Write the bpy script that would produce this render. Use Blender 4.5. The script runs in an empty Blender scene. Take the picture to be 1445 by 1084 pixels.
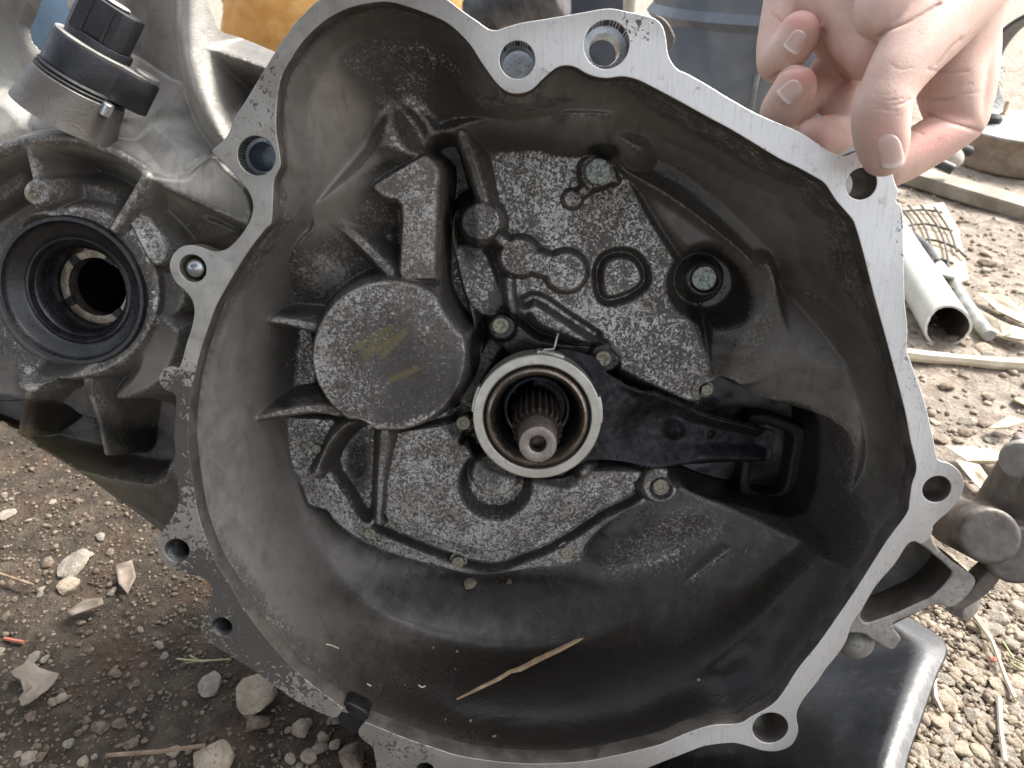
import bpy, bmesh, math, random
import numpy as np
from mathutils import Vector, Matrix, noise as mnoise
from mathutils.bvhtree import BVHTree

# ------------------------------------------------------------------ camera, light, exposure
SC = bpy.context.scene
COL = SC.collection
RND = random.Random(7)
FPX, CU, CV = 1050.0, 722.5, 542.0        # focal length and centre, in pixels of the 1445 x 1084 photograph
H_CAM, PITCH, DIST = 0.352, math.radians(32.0), 0.300
sp_, cp_ = math.sin(PITCH), math.cos(PITCH)
CAM_LOC = Vector((0, 0, H_CAM))
CAM_R = Matrix(((1, 0, 0), (0, sp_, -cp_), (0, cp_, sp_)))    # columns: right, up, back
cam_data = bpy.data.cameras.new('camera'); cam = bpy.data.objects.new('camera', cam_data); COL.objects.link(cam)
cam.matrix_world = Matrix.Translation(CAM_LOC) @ CAM_R.to_4x4()
cam_data.sensor_width = 36.0; cam_data.lens = 36.0 * FPX / 1445.0
cam_data.clip_start = 0.01; cam_data.clip_end = 200.0
cam_data.dof.use_dof = True; cam_data.dof.focus_distance = 0.33; cam_data.dof.aperture_fstop = 20.0
SC.camera = cam

SUN_EL, SUN_AZ = math.radians(48), math.radians(62)           # azimuth clockwise from +Y (away from the camera)
world = bpy.data.worlds.new('World'); SC.world = world; world.use_nodes = True
wn = world.node_tree; wn.nodes.clear()
wo = wn.nodes.new('ShaderNodeOutputWorld'); wb = wn.nodes.new('ShaderNodeBackground'); sk = wn.nodes.new('ShaderNodeTexSky')
sk.sky_type = 'NISHITA'; sk.sun_disc = False; sk.sun_elevation = SUN_EL; sk.sun_rotation = SUN_AZ
sk.air_density = 1.0; sk.dust_density = 4.0; sk.ozone_density = 1.0
hs = wn.nodes.new('ShaderNodeHueSaturation'); hs.inputs['Saturation'].default_value = 0.35       # hazy, nearly overcast sky
wn.links.new(sk.outputs[0], hs.inputs['Color']); wn.links.new(hs.outputs[0], wb.inputs[0]); wb.inputs[1].default_value = 0.15
wn.links.new(wb.outputs[0], wo.inputs[0])
sl = bpy.data.lights.new('sun', 'SUN'); sun = bpy.data.objects.new('sun', sl); COL.objects.link(sun)
sl.energy = 2.6; sl.angle = math.radians(14); sl.color = (1.0, 0.95, 0.88)
sd = Vector((math.sin(SUN_AZ) * math.cos(SUN_EL), math.cos(SUN_AZ) * math.cos(SUN_EL), math.sin(SUN_EL)))
sun.rotation_euler = sd.to_track_quat('Z', 'Y').to_euler(); sun.location = sd * 5
SC.view_settings.view_transform = 'Standard'; SC.view_settings.look = 'None'
SC.view_settings.exposure = 1.45; SC.view_settings.gamma = 1.0

# ------------------------------------------------------------------ frames and pixel -> place helpers
_zg = Vector((-27.5, -252.0, FPX)).normalized()               # gearbox axis towards the viewer, in camera axes
_yg = (Vector((0, 1, 0)) - _zg * _zg.y).normalized()
_xg = _yg.cross(_zg)
G_CAM = Matrix((_xg, _yg, _zg)).transposed()                   # gearbox -> camera axes
O_CAM = Vector((0, 0, -DIST))
G_M = (Matrix.Translation(CAM_LOC) @ CAM_R.to_4x4()) @ (Matrix.Translation(O_CAM) @ G_CAM.to_4x4())
_G = np.array(G_CAM); _O = np.array(O_CAM)

def ray(u, v):
    return np.stack([(np.asarray(u, float) - CU) / FPX, (CV - np.asarray(v, float)) / FPX, -np.ones_like(np.asarray(u, float))], -1)
def px2g(pts, z=0.0):
    """photo pixels -> gearbox X, Y (mm) on the plane Z = z (mm, scalar or per point)"""
    p = np.asarray(pts, float).reshape(-1, 2); d = ray(p[:, 0], p[:, 1])
    n = _G[:, 2]; t = (np.asarray(z, float) / 1000.0 + _O @ n) / (d @ n)
    P = d * t[:, None] - _O
    return np.stack([P @ _G[:, 0], P @ _G[:, 1]], -1) * 1000.0
def g2px(X, Y, Z):
    P = (np.stack([X, Y, Z], -1) / 1000.0) @ _G.T + _O
    return CU + FPX * P[..., 0] / -P[..., 2], CV - FPX * P[..., 1] / -P[..., 2]
def mm_per_px(u, v, z):
    a = px2g([(u - 5, v), (u + 5, v)], z); return np.linalg.norm(a[1] - a[0]) / 10.0
def camw(u, v, depth):
    """point seen at pixel (u, v) at this optical depth (m), in the world"""
    d = ray(u, v); return CAM_LOC + CAM_R @ Vector(d * depth)
def gnd(u, v, h=0.0):
    d = CAM_R @ Vector(ray(u, v)); t = (h - CAM_LOC.z) / d.z
    return CAM_LOC + d * t
def smooth_poly(pts, n=4, closed=True):
    """Catmull-Rom subdivision of a traced outline"""
    P = np.asarray(pts, float); N = len(P); out = []
    for i in range(N if closed else N - 1):
        if closed: a, b, c, d = P[i - 1], P[i], P[(i + 1) % N], P[(i + 2) % N]
        else: a, b, c, d = P[max(i - 1, 0)], P[i], P[i + 1], P[min(i + 2, N - 1)]
        for k in range(n):
            t = k / n
            out.append(0.5 * ((2 * b) + (c - a) * t + (2 * a - 5 * b + 4 * c - d) * t * t + (3 * b - a - 3 * c + d) * t ** 3))
    if not closed: out.append(P[-1])
    return np.array(out)

# ------------------------------------------------------------------ object helpers
def link(o, parent=None):
    COL.objects.link(o)
    if parent is not None: o.parent = parent
    return o
def tag(o, label=None, cat=None, group=None, kind=None):
    if label: o['label'] = label
    if cat: o['category'] = cat
    if group: o['group'] = group
    if kind: o['kind'] = kind
    return o
def empty(name, loc, label, cat, group=None, rot=None):
    o = bpy.data.objects.new(name, None); COL.objects.link(o); o.empty_display_size = 0.02
    o.location = loc
    if rot is not None: o.rotation_euler = rot
    return tag(o, label, cat, group)
def mesh_obj(name, verts, faces, mat, parent=None, smooth=True):
    me = bpy.data.meshes.new(name); me.from_pydata([tuple(v) for v in verts], [], [tuple(f) for f in faces]); me.update()
    if smooth: me.shade_smooth()
    if mat: me.materials.append(mat)
    return link(bpy.data.objects.new(name, me), parent)
def bm_obj(name, bm, mat, parent=None, smooth=True, sharp=35):
    bmesh.ops.recalc_face_normals(bm, faces=bm.faces)
    me = bpy.data.meshes.new(name); bm.to_mesh(me); bm.free()
    if smooth:
        me.shade_smooth()
        if sharp: me.set_sharp_from_angle(angle=math.radians(sharp))
    if mat: me.materials.append(mat)
    return link(bpy.data.objects.new(name, me), parent)
def bake(o, mods):
    """apply modifiers without operators"""
    for t, kw in mods:
        m = o.modifiers.new(t, t)
        for k, v in kw.items(): setattr(m, k, v)
    bpy.context.view_layer.update()
    dg = bpy.context.evaluated_depsgraph_get()
    me = bpy.data.meshes.new_from_object(o.evaluated_get(dg)); o.modifiers.clear()
    old = o.data; o.data = me
    if isinstance(old, bpy.types.Mesh): bpy.data.meshes.remove(old)
    return o

def lathe_bm(profile, seg=64, bm=None, M=None):
    """profile: list of (r, z); revolved about Z"""
    bm = bm or bmesh.new(); rings = []
    for r, z in profile:
        if r < 1e-7: rings.append([bm.verts.new((0, 0, z))])
        else: rings.append([bm.verts.new((r * math.cos(2 * math.pi * k / seg), r * math.sin(2 * math.pi * k / seg), z)) for k in range(seg)])
    for a, b in zip(rings[:-1], rings[1:]):
        for k in range(seg):
            k2 = (k + 1) % seg
            va = [a[k % len(a)], a[k2 % len(a)]]; vb = [b[k2 % len(b)], b[k % len(b)]]
            f = []
            for x in va + vb:
                if x not in f: f.append(x)
            if len(f) >= 3: bm.faces.new(f)
    if M is not None: bmesh.ops.transform(bm, matrix=M, verts=[v for r in rings for v in r])
    return bm
def tube_bm(pts, radii, seg=12, bm=None, caps=True):
    bm = bm or bmesh.new(); P = [Vector(p) for p in pts]; n = len(P)
    if not hasattr(radii, '__len__'): radii = [radii] * n
    rings = []; up = None
    for i in range(n):
        t = (P[min(i + 1, n - 1)] - P[max(i - 1, 0)]).normalized()
        if up is None:
            up = Vector((0, 0, 1)) if abs(t.z) < .9 else Vector((1, 0, 0))
        a = t.cross(up).normalized(); b = a.cross(t).normalized(); up = b
        rings.append([bm.verts.new(P[i] + (a * math.cos(2 * math.pi * k / seg) + b * math.sin(2 * math.pi * k / seg)) * radii[i]) for k in range(seg)])
    for r0, r1 in zip(rings[:-1], rings[1:]):
        for k in range(seg): bm.faces.new((r0[k], r0[(k + 1) % seg], r1[(k + 1) % seg], r1[k]))
    if caps: bm.faces.new(rings[0][::-1]); bm.faces.new(rings[-1])
    return bm
def prism_obj(name, loops, z, thick, bevel, mat, parent, n=1, res=2, side=None):
    """flat plate from closed loops of gearbox mm points (outer first, holes after); top face at Z = z"""
    cu = bpy.data.curves.new(name, 'CURVE'); cu.dimensions = '2D'; cu.fill_mode = 'BOTH'
    for lp in loops:
        s = cu.splines.new('POLY'); s.points.add(len(lp) - 1); s.use_cyclic_u = True
        for q, (x, y) in zip(s.points, lp): q.co = (x / 1000, y / 1000, 0, 1)
    cu.extrude = (thick / 2 - bevel) / 1000; cu.bevel_depth = bevel / 1000; cu.bevel_resolution = res; cu.offset = -bevel / 1000
    tmp = bpy.data.objects.new(name, cu); COL.objects.link(tmp); bpy.context.view_layer.update()
    me = bpy.data.meshes.new_from_object(tmp.evaluated_get(bpy.context.evaluated_depsgraph_get()))
    bpy.data.objects.remove(tmp); bpy.data.curves.remove(cu)
    me.transform(Matrix.Translation((0, 0, (z - thick / 2) / 1000)))
    me.name = name
    me.shade_smooth(); me.set_sharp_from_angle(angle=math.radians(50))
    me.materials.clear(); me.materials.append(mat)
    if side is not None:
        me.materials.append(side); me.polygons.foreach_set('material_index', np.array([0 if abs(p.normal.z) > .35 else 1 for p in me.polygons], np.int32))
    return link(bpy.data.objects.new(name, me), parent)

# ------------------------------------------------------------------ distance fields (numpy)
def sdist(X, Y, poly, closed=True, want_t=False):
    poly = np.asarray(poly, float); n = len(poly)
    best = np.full(X.shape, 1e18); ins = np.zeros(X.shape, bool); tp = np.zeros(X.shape); acc = 0.0
    for i in range(n if closed else n - 1):
        ax, ay = poly[i]; bx, by = poly[(i + 1) % n]
        dx, dy = bx - ax, by - ay; L2 = dx * dx + dy * dy
        if L2 < 1e-12: continue
        t = np.clip(((X - ax) * dx + (Y - ay) * dy) / L2, 0, 1)
        d2 = (X - ax - t * dx) ** 2 + (Y - ay - t * dy) ** 2
        m = d2 < best; best = np.where(m, d2, best)
        if want_t: tp = np.where(m, i + t, tp)
        if closed:
            if ay != by:
                c = ((ay > Y) != (by > Y)) & (X < (bx - ax) * (Y - ay) / (by - ay) + ax); ins ^= c
    d = np.sqrt(best)
    if closed: d = np.where(ins, -d, d)
    return (d, tp) if want_t else d
def smax(a, b, k):
    h = np.clip(.5 + .5 * (a - b) / k, 0, 1); return a * h + b * (1 - h) + k * h * (1 - h)
def smin(a, b, k): return -smax(-a, -b, k)
def blur(A, sig):
    r = max(1, int(3 * sig)); w = np.exp(-.5 * (np.arange(-r, r + 1) / sig) ** 2); w /= w.sum()
    for ax in (0, 1):
        P = np.pad(A, [(r, r) if i == ax else (0, 0) for i in range(2)], mode='edge'); B = np.zeros_like(A)
        for k, q in enumerate(w): B += q * np.take(P, np.arange(k, k + A.shape[ax]), axis=ax)
        A = B
    return A
class Field:
    """a casting surface: height Z (mm) over gearbox X, Y (mm), shaped by traced features"""
    rub = (0.0, 0.0)
    def __init__(s, x0, x1, y0, y1, step):
        s.xs = np.arange(x0, x1 + step, step); s.ys = np.arange(y0, y1 + step, step); s.step = step
        s.X, s.Y = np.meshgrid(s.xs, s.ys); s.Z = np.zeros_like(s.X)
    def _win(s, P, m):
        x0, y0 = P.min(0) - m; x1, y1 = P.max(0) + m
        i0, i1 = np.searchsorted(s.xs, [x0, x1]); j0, j1 = np.searchsorted(s.ys, [y0, y1])
        return slice(max(j0, 0), max(j1, 0)), slice(max(i0, 0), max(i1, 0))
    def _m(s, z, slope, mode): return min(70.0, (max(z + 88, 4) if mode == 'max' else max(-z, 4)) / slope + 6.0)
    def _apply(s, w, d, top, slope, rt, k, mode):
        e = np.maximum(d + rt, 0); fall = slope * (np.sqrt(e * e + rt * rt) - rt)
        if mode == 'max': s.Z[w] = smax(s.Z[w], top - fall, k)
        else: s.Z[w] = smin(s.Z[w], top + fall, k)
    def poly(s, px, z, slope=5.0, rt=1.2, k=2.0, mode='max', sm=3, tilt=None, reach=None):
        """plateau (or pocket) with its outline traced in the photograph at height z; tilt adds a plane (dz per mm X, Y)"""
        P = px2g(smooth_poly(px, sm) if sm > 1 else px, z)
        w = s._win(P, reach or s._m(z, slope, mode)); X, Y = s.X[w], s.Y[w]
        if X.size == 0: return
        d = sdist(X, Y, P); top = z
        if tilt is not None:
            c = P.mean(0); top = z + (X - c[0]) * tilt[0] + (Y - c[1]) * tilt[1]
        s._apply(w, d, top, slope, rt, k, mode)
    def disc(s, u, v, r, z, slope=5.0, rt=1.2, k=2.0, mode='max', ry=None):
        a = np.linspace(0, 2 * np.pi, 33)[:-1]
        s.poly(np.stack([u + r * np.cos(a), v + (ry or r * .97) * np.sin(a)], -1), z, slope, rt, k, mode, sm=1)
    def rib(s, px, r, z, slope=4.0, rt=1.5, k=2.5, mode='max', sm=4):
        """ridge (or groove) along a traced line; r in pixels, z one value or one per point"""
        px = np.asarray(px, float); zz = np.full(len(px), z, float) if np.isscalar(z) else np.asarray(z, float)
        rr = np.full(len(px), r, float) if np.isscalar(r) else np.asarray(r, float)
        q = smooth_poly(np.column_stack([px, zz, rr]), sm, closed=False)
        P = px2g(q[:, :2], q[:, 2]); mm = mm_per_px(px[:, 0].mean(), px[:, 1].mean(), zz.mean())
        w = s._win(P, s._m(zz.max() if mode == 'max' else zz.min(), slope, mode) + rr.max() * mm); X, Y = s.X[w], s.Y[w]
        if X.size == 0: return
        d, t = sdist(X, Y, P, closed=False, want_t=True)
        top = np.interp(t, np.arange(len(P)), q[:, 2]); rad = np.interp(t, np.arange(len(P)), q[:, 3]) * mm
        s._apply(w, d - rad, top, slope, rt, k, mode)
    def mesh(s, name, keep, mat, parent, masks=None):
        ny, nx = s.Z.shape
        if keep.dtype != bool:                                   # signed distance (mm): cut cleanly along the outline
            sd_ = keep; kv = sd_ < s.step * 1.0; gy, gx = np.gradient(sd_, s.step); g2 = np.maximum(gx * gx + gy * gy, .05)
            o_ = (sd_ > 0) & kv; s.X = np.where(o_, s.X - sd_ * gx / g2, s.X); s.Y = np.where(o_, s.Y - sd_ * gy / g2, s.Y)
        else: kv = keep
        q = kv[:-1, :-1] & kv[1:, :-1] & kv[:-1, 1:] & kv[1:, 1:]
        used = np.zeros_like(kv); used[:-1, :-1] |= q; used[1:, :-1] |= q; used[:-1, 1:] |= q; used[1:, 1:] |= q
        idx = -np.ones(kv.shape, int); idx[used] = np.arange(used.sum())
        co = np.stack([s.X[used], s.Y[used], s.Z[used]], -1) / 1000.0
        jj, ii = np.nonzero(q)
        F = np.stack([idx[jj, ii], idx[jj, ii + 1], idx[jj + 1, ii + 1], idx[jj + 1, ii]], -1).astype(np.int32)
        me = bpy.data.meshes.new(name)
        me.vertices.add(len(co)); me.vertices.foreach_set('co', co.astype(np.float32).ravel())
        me.loops.add(F.size); me.loops.foreach_set('vertex_index', F.ravel())
        me.polygons.add(len(F)); me.polygons.foreach_set('loop_start', np.arange(0, F.size, 4, dtype=np.int32))
        me.update(calc_edges=True); me.shade_smooth()
        me.materials.append(mat)
        if masks:
            U, V = g2px(s.X[used], s.Y[used], s.Z[used]); gy, gx = np.gradient(blur(s.Z, 1.2), s.step); flat = np.clip(1.35 - .9 * np.hypot(gx, gy), .22, 1)[used]
            conv = np.clip((s.Z - blur(s.Z, 3.5) - .12) / .9, 0, 1)[used]           # raised edges paler: rubbed metal with painted ridge highlights
            for nm, fn in masks.items():
                a = me.attributes.new(nm, 'FLOAT', 'POINT'); a.data.foreach_set('value', np.clip(fn(U, V) * (flat if nm == 'flake' else 1) + (s.rub[0] * conv if nm == 'dust' else s.rub[1] * conv if nm == 'flake' else 0), 0, 1).astype(np.float32))
        return link(bpy.data.objects.new(name, me), parent)
def blob(U, V, u, v, ru, rv=None, ang=0.0, p=2.0):
    """soft patch, 1 at its middle and 0 past its radius"""
    rv = rv or ru; c, s_ = math.cos(ang), math.sin(ang)
    a = ((U - u) * c + (V - v) * s_) / ru; b = (-(U - u) * s_ + (V - v) * c) / rv
    return np.clip(1.3 - (a * a + b * b) ** (p / 2) , 0, 1) / 1.0 if p != 2 else np.exp(-(a * a + b * b))
def stroke(U, V, pts, r):
    return np.clip(1.5 - sdist(U, V, np.asarray(pts, float), closed=False) / r, 0, 1)
def inpoly(U, V, pts, feather=6.0):
    d = sdist(U, V, smooth_poly(pts, 3)); return np.clip(.5 - d / (2 * feather), 0, 1)
# ------------------------------------------------------------------ materials
def new_mat(name):
    m = bpy.data.materials.new(name); m.use_nodes = True
    nt = m.node_tree; nt.nodes.clear()
    o = nt.nodes.new('ShaderNodeOutputMaterial'); b = nt.nodes.new('ShaderNodeBsdfPrincipled')
    nt.links.new(b.outputs[0], o.inputs[0]); return m, nt, b
class NT:
    def __init__(s, nt): s.nt = nt; s.tc = nt.nodes.new('ShaderNodeTexCoord')
    def n(s, t): return s.nt.nodes.new(t)
    def l(s, a, b): s.nt.links.new(a, b)
    def put(s, sock, v):
        if hasattr(v, 'is_output') or hasattr(v, 'links'): s.l(v, sock)
        else: sock.default_value = v
    def noise(s, scale, detail=4, rough=.55, dist=0.0, vec=None, out=0, seed=0.0):
        t = s.n('ShaderNodeTexNoise'); t.noise_dimensions = '4D'
        t.inputs['W'].default_value = seed
        t.inputs['Scale'].default_value = scale; t.inputs['Detail'].default_value = detail
        t.inputs['Roughness'].default_value = rough; t.inputs['Distortion'].default_value = dist
        s.l(vec or s.tc.outputs['Object'], t.inputs['Vector']); return t.outputs[out]
    def voro(s, scale, vec=None, feature='F1', out='Distance', rnd=1.0):
        t = s.n('ShaderNodeTexVoronoi'); t.feature = feature; t.inputs['Scale'].default_value = scale; t.inputs['Randomness'].default_value = rnd
        s.l(vec or s.tc.outputs['Object'], t.inputs['Vector']); return t.outputs[out]
    def map(s, scale=(1, 1, 1), rot=(0, 0, 0), src='Object', loc=(0, 0, 0)):
        t = s.n('ShaderNodeMapping'); t.inputs['Scale'].default_value = scale; t.inputs['Rotation'].default_value = rot; t.inputs['Location'].default_value = loc
        s.l(s.tc.outputs[src], t.inputs['Vector']); return t.outputs[0]
    def math(s, op, a, b=0.0, c=0.0, clamp=False):
        t = s.n('ShaderNodeMath'); t.operation = op; t.use_clamp = clamp
        s.put(t.inputs[0], a); s.put(t.inputs[1], b)
        if op in ('MULTIPLY_ADD', 'SMOOTH_MIN', 'SMOOTH_MAX'): s.put(t.inputs[2], c)
        return t.outputs[0]
    def ramp(s, v, lo, hi, a=0.0, b=1.0, smooth=True):
        t = s.n('ShaderNodeMapRange'); t.interpolation_type = 'SMOOTHSTEP' if smooth else 'LINEAR'
        s.put(t.inputs['Value'], v); s.put(t.inputs['From Min'], lo); s.put(t.inputs['From Max'], hi)
        t.inputs['To Min'].default_value = a; t.inputs['To Max'].default_value = b; return t.outputs[0]
    def mix(s, f, a, b, mode='MIX'):
        t = s.n('ShaderNodeMix'); t.data_type = 'RGBA'; t.blend_type = mode
        s.put(t.inputs[0], f)
        for k, v in ((6, a), (7, b)):
            if isinstance(v, (tuple, list)): t.inputs[k].default_value = (*v[:3], 1)
            else: s.l(v, t.inputs[k])
        return t.outputs[2]
    def attr(s, name):
        t = s.n('ShaderNodeAttribute'); t.attribute_name = name; return t.outputs['Fac']
    def bump(s, h, dist=0.0005, strength=1.0, normal=None):
        t = s.n('ShaderNodeBump'); t.inputs['Distance'].default_value = dist; t.inputs['Strength'].default_value = strength
        s.l(h, t.inputs['Height'])
        if normal: s.l(normal, t.inputs['Normal'])
        return t.outputs[0]
def setp(b, N, **kw):
    nm = dict(color='Base Color', rough='Roughness', metal='Metallic', spec='Specular IOR Level', normal='Normal', coat='Coat Weight',
              coat_rough='Coat Roughness', sss='Subsurface Weight', sss_r='Subsurface Radius', sss_s='Subsurface Scale', alpha='Alpha', sheen='Sheen Weight')
    for k, v in kw.items():
        s_ = b.inputs[nm[k]]
        if hasattr(v, 'is_output'): N.l(v, s_)
        elif isinstance(v, (tuple, list)) and k == 'color': s_.default_value = (*v, 1)
        else: s_.default_value = v

def cast_mat(name, tone=1.0, dust_lit_c=(.215, .205, .19)):
    """dirty cast aluminium: smooth dusty film, flaking pale patches where 'flake' is painted, oil where 'oil' is painted"""
    m, nt, b = new_mat(name); N = NT(nt)
    flake, oil_shade, dust, soot_shade, tint = (N.attr(q) for q in ('flake', 'oil_shade', 'dust', 'soot_shade', 'tint'))
    big = N.noise(28, 3, .6, .3, seed=1); mid = N.noise(130, 5, .6, .5, seed=2); fine = N.noise(680, 5, .66, .9, seed=3); vfine = N.noise(1500, 3, .6, seed=4)
    # film colour
    c = N.mix(N.ramp(big, .35, .7), (.080 * tone, .073 * tone, .065 * tone), (.128 * tone, .118 * tone, .106 * tone))
    c = N.mix(N.ramp(mid, .4, .75, 0, .55), c, (.05 * tone, .046 * tone, .042 * tone))
    c = N.mix(N.math('MULTIPLY', dust, N.ramp(mid, .25, .75, .55, 1)), c, dust_lit_c)
    dots = N.ramp(N.voro(420), .16, .05, 0, .5)
    c = N.mix(N.math('MULTIPLY', dots, N.ramp(mid, .45, .65)), c, (.05, .045, .04))
    sm_ = N.ramp(N.math('ADD', soot_shade, N.math('MULTIPLY', N.math('SUBTRACT', mid, .5), .7)), .12, .95); c = N.mix(N.math('MULTIPLY', sm_, .93), c, (.020, .016, .0115))
    # pale flakes of bare metal with dark crevices between
    fl = N.math('ADD', N.math('MULTIPLY', fine, .66), N.math('ADD', N.math('MULTIPLY', mid, .22), N.math('MULTIPLY', big, .12)))
    thr = N.math('MULTIPLY_ADD', flake, -.185, .655)
    fm = N.ramp(fl, N.math('SUBTRACT', thr, .03), N.math('ADD', thr, .06))
    fm = N.math('MULTIPLY', fm, N.ramp(flake, .03, .2))
    dk = N.math('MULTIPLY', N.ramp(fl, N.math('SUBTRACT', thr, .012), N.math('SUBTRACT', thr, .11)), N.ramp(flake, .02, .35, 0, .7))
    c = N.mix(dk, c, (.040, .037, .034))
    fcol = N.mix(N.ramp(vfine, .35, .65), (.28 * tone, .272 * tone, .26 * tone), (.50 * tone, .49 * tone, .472 * tone))
    fcol = N.mix(N.ramp(N.noise(70, 4, .6, .5, seed=12), .42, .66, 0, .6), fcol, (.20 * tone, .175 * tone, .15 * tone))
    c = N.mix(fm, c, fcol)
    streak = N.noise(1.0, 4, .65, .6, vec=N.map((260, 60, 60), (0, 0, .6)), seed=14); c = N.mix(N.ramp(streak, .5, .72, 0, .35), c, (.07, .063, .056))
    nick = N.ramp(N.voro(240), .07, .02, 0, .8); c = N.mix(N.math('MULTIPLY', nick, N.ramp(fine, .5, .6)), c, (.50, .49, .47))
    c = N.mix(N.math('MULTIPLY', tint, N.ramp(fine, .3, .7, .35, .75)), c, (.20, .165, .055))
    # oil film, and shade painted into recesses
    of = N.ramp(N.math('ADD', oil_shade, N.math('MULTIPLY', N.math('SUBTRACT', fl, .5), .9)), .28, .62)
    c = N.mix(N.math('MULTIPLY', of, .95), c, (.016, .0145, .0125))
    r = N.math('MULTIPLY_ADD', of, -.26, N.math('MULTIPLY_ADD', fm, -.12, N.ramp(mid, .3, .7, .36, .52)))
    met = N.math('MULTIPLY', N.math('MULTIPLY_ADD', fm, .35, .25), N.math('SUBTRACT', 1.0, N.math('MAXIMUM', of, sm_)))
    h = N.math('ADD', N.math('MULTIPLY', fm, .6), N.math('ADD', N.math('MULTIPLY', vfine, .5), N.math('ADD', N.math('MULTIPLY', mid, .8), N.math('MULTIPLY', fine, .5))))
    setp(b, N, color=c, rough=r, metal=met, normal=N.bump(h, .00035, .8), spec=N.math('MULTIPLY_ADD', sm_, -.25, .6))
    return m
def machined_mat():
    """milled flange face: bright, finely scratched, worn and stained where 'oil'/'flake' noise says"""
    m, nt, b = new_mat('machined_aluminium'); N = NT(nt)
    wear, stain, bright = N.attr('wear'), N.attr('stain'), N.attr('bright')
    big = N.noise(45, 4, .6, .4, seed=5); mid = N.noise(210, 5, .65, .8, seed=6); fine = N.noise(700, 4, .6, seed=7)
    scr = N.noise(1.0, 3, .6, vec=N.map((1500, 60, 60), (0, 0, math.radians(-4))), seed=8)
    scr2 = N.noise(1.0, 2, .6, vec=N.map((900, 25, 60), (0, 0, math.radians(-16))), seed=9)
    c = N.mix(N.ramp(big, .3, .7), (.29, .275, .252), (.42, .405, .38))
    c = N.mix(bright, c, (.76, .76, .75))
    c = N.mix(N.ramp(scr, .52, .72, 0, .35), c, (.24, .23, .215))
    c = N.mix(N.ramp(mid, .56, .74, 0, .6), c, (.2, .185, .165))
    pit = N.ramp(N.voro(330), .12, .05)
    c = N.mix(N.math('MULTIPLY', pit, N.ramp(mid, .5, .6)), c, (.09, .08, .07))
    st = N.ramp(N.math('ADD', stain, N.math('MULTIPLY', N.math('SUBTRACT', mid, .5), 1.2)), .35, .65)
    c = N.mix(N.math('MULTIPLY', st, .75), c, (.30, .265, .19))
    wn_ = N.noise(330, 5, .62, 1.6, seed=11)
    wm = N.ramp(N.math('ADD', N.math('MULTIPLY', wear, .36), wn_), .64, .70)
    wm = N.math('MULTIPLY', wm, N.ramp(wear, .05, .3))
    c = N.mix(N.math('MULTIPLY', wm, .92), c, (.06, .054, .048))
    r = N.math('ADD', N.ramp(mid, .3, .7, .34, .5), N.math('MULTIPLY', wm, .25))
    met = N.math('MULTIPLY', N.math('MULTIPLY_ADD', wm, -.8, 1.0), N.math('MULTIPLY_ADD', bright, -.3, .62))
    h = N.math('ADD', N.math('MULTIPLY', scr, .5), N.math('ADD', N.math('MULTIPLY', scr2, .3), N.math('MULTIPLY', wm, -1.2)))
    setp(b, N, color=c, rough=r, metal=met, normal=N.bump(h, .00012, .8), spec=.5)
    return m
def plain_mat(name, c1, c2, rough=.5, metal=0.0, scale=120, rough2=None, bump=0.0, bscale=600, dist=.4, spec=.5, speck=None, speck_amt=.6, **kw):
    m, nt, b = new_mat(name); N = NT(nt)
    a = N.noise(scale, 5, .6, dist, seed=len(name)); f = N.noise(scale * 4.3, 4, .6, seed=len(name) + .5)
    c = N.mix(N.ramp(a, .35, .68), c1, c2)
    if speck: c = N.mix(N.ramp(N.math('ADD', N.math('MULTIPLY', f, .6), N.math('MULTIPLY', a, .4)), .55, .62, 0, speck_amt), c, speck)
    d = dict(color=c, rough=N.ramp(f, .3, .7, rough, rough2 if rough2 is not None else min(1, rough + .15)), metal=metal, spec=spec)
    if bump: d['normal'] = N.bump(N.noise(bscale, 4, .6, seed=3.3), bump, .9)
    d.update(kw); setp(b, N, **d); return m

M = {}
M['cast'] = cast_mat('cast_aluminium', 1.2, (.31, .29, .262))
M['case'] = cast_mat('cast_aluminium_case', 1.55, (.55, .525, .475))
M['machined'] = machined_mat()
M['outer_cast'] = plain_mat('outer_casting', (.10, .092, .082), (.19, .178, .16), .55, .3, 60, bump=.0004)
M['bracket'] = plain_mat('bracket_casting', (.26, .245, .22), (.40, .385, .355), .5, .4, 150, bump=.0003, speck=(.12, .105, .085), speck_amt=.55)
M['bearing_steel'] = plain_mat('bearing_shield', (.48, .46, .41), (.60, .58, .53), .3, .75, 90, bump=.0001, speck=(.33, .29, .21), speck_amt=.35)
M['race'] = plain_mat('bearing_race', (.20, .155, .12), (.36, .31, .26), .25, .85, 140, speck=(.10, .06, .04), speck_amt=.6)
M['greasy_black'] = plain_mat('greasy_black_steel', (.010, .010, .012), (.022, .022, .025), .28, .3, 300, .45, bump=.0003, bscale=900)
M['fork_steel'] = plain_mat('black_fork_steel', (.014, .014, .016), (.04, .04, .045), .30, .5, 240, .5, bump=.0004, bscale=1100)
M['black_rubber'] = plain_mat('black_rubber', (.010, .010, .011), (.02, .02, .021), .5, 0, 200, .7)
M['shaft_steel'] = plain_mat('rusty_shaft_steel', (.105, .085, .072), (.2, .17, .148), .42, .7, 260, bump=.0001, speck=(.07, .035, .025))
M['shaft_tip'] = plain_mat('shaft_end_steel', (.25, .22, .20), (.38, .345, .32), .38, .75, 500, bump=.0003, bscale=1500, speck=(.16, .11, .09), speck_amt=.7)
M['rim_side'] = plain_mat('dirty_rim_side', (.055, .047, .04), (.12, .106, .092), .6, .2, 90, bump=.0003, speck=(.16, .145, .13), speck_amt=.4)
M['thread'] = plain_mat('dark_thread', (.05, .05, .05), (.16, .16, .15), .4, .6, 300)
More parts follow.
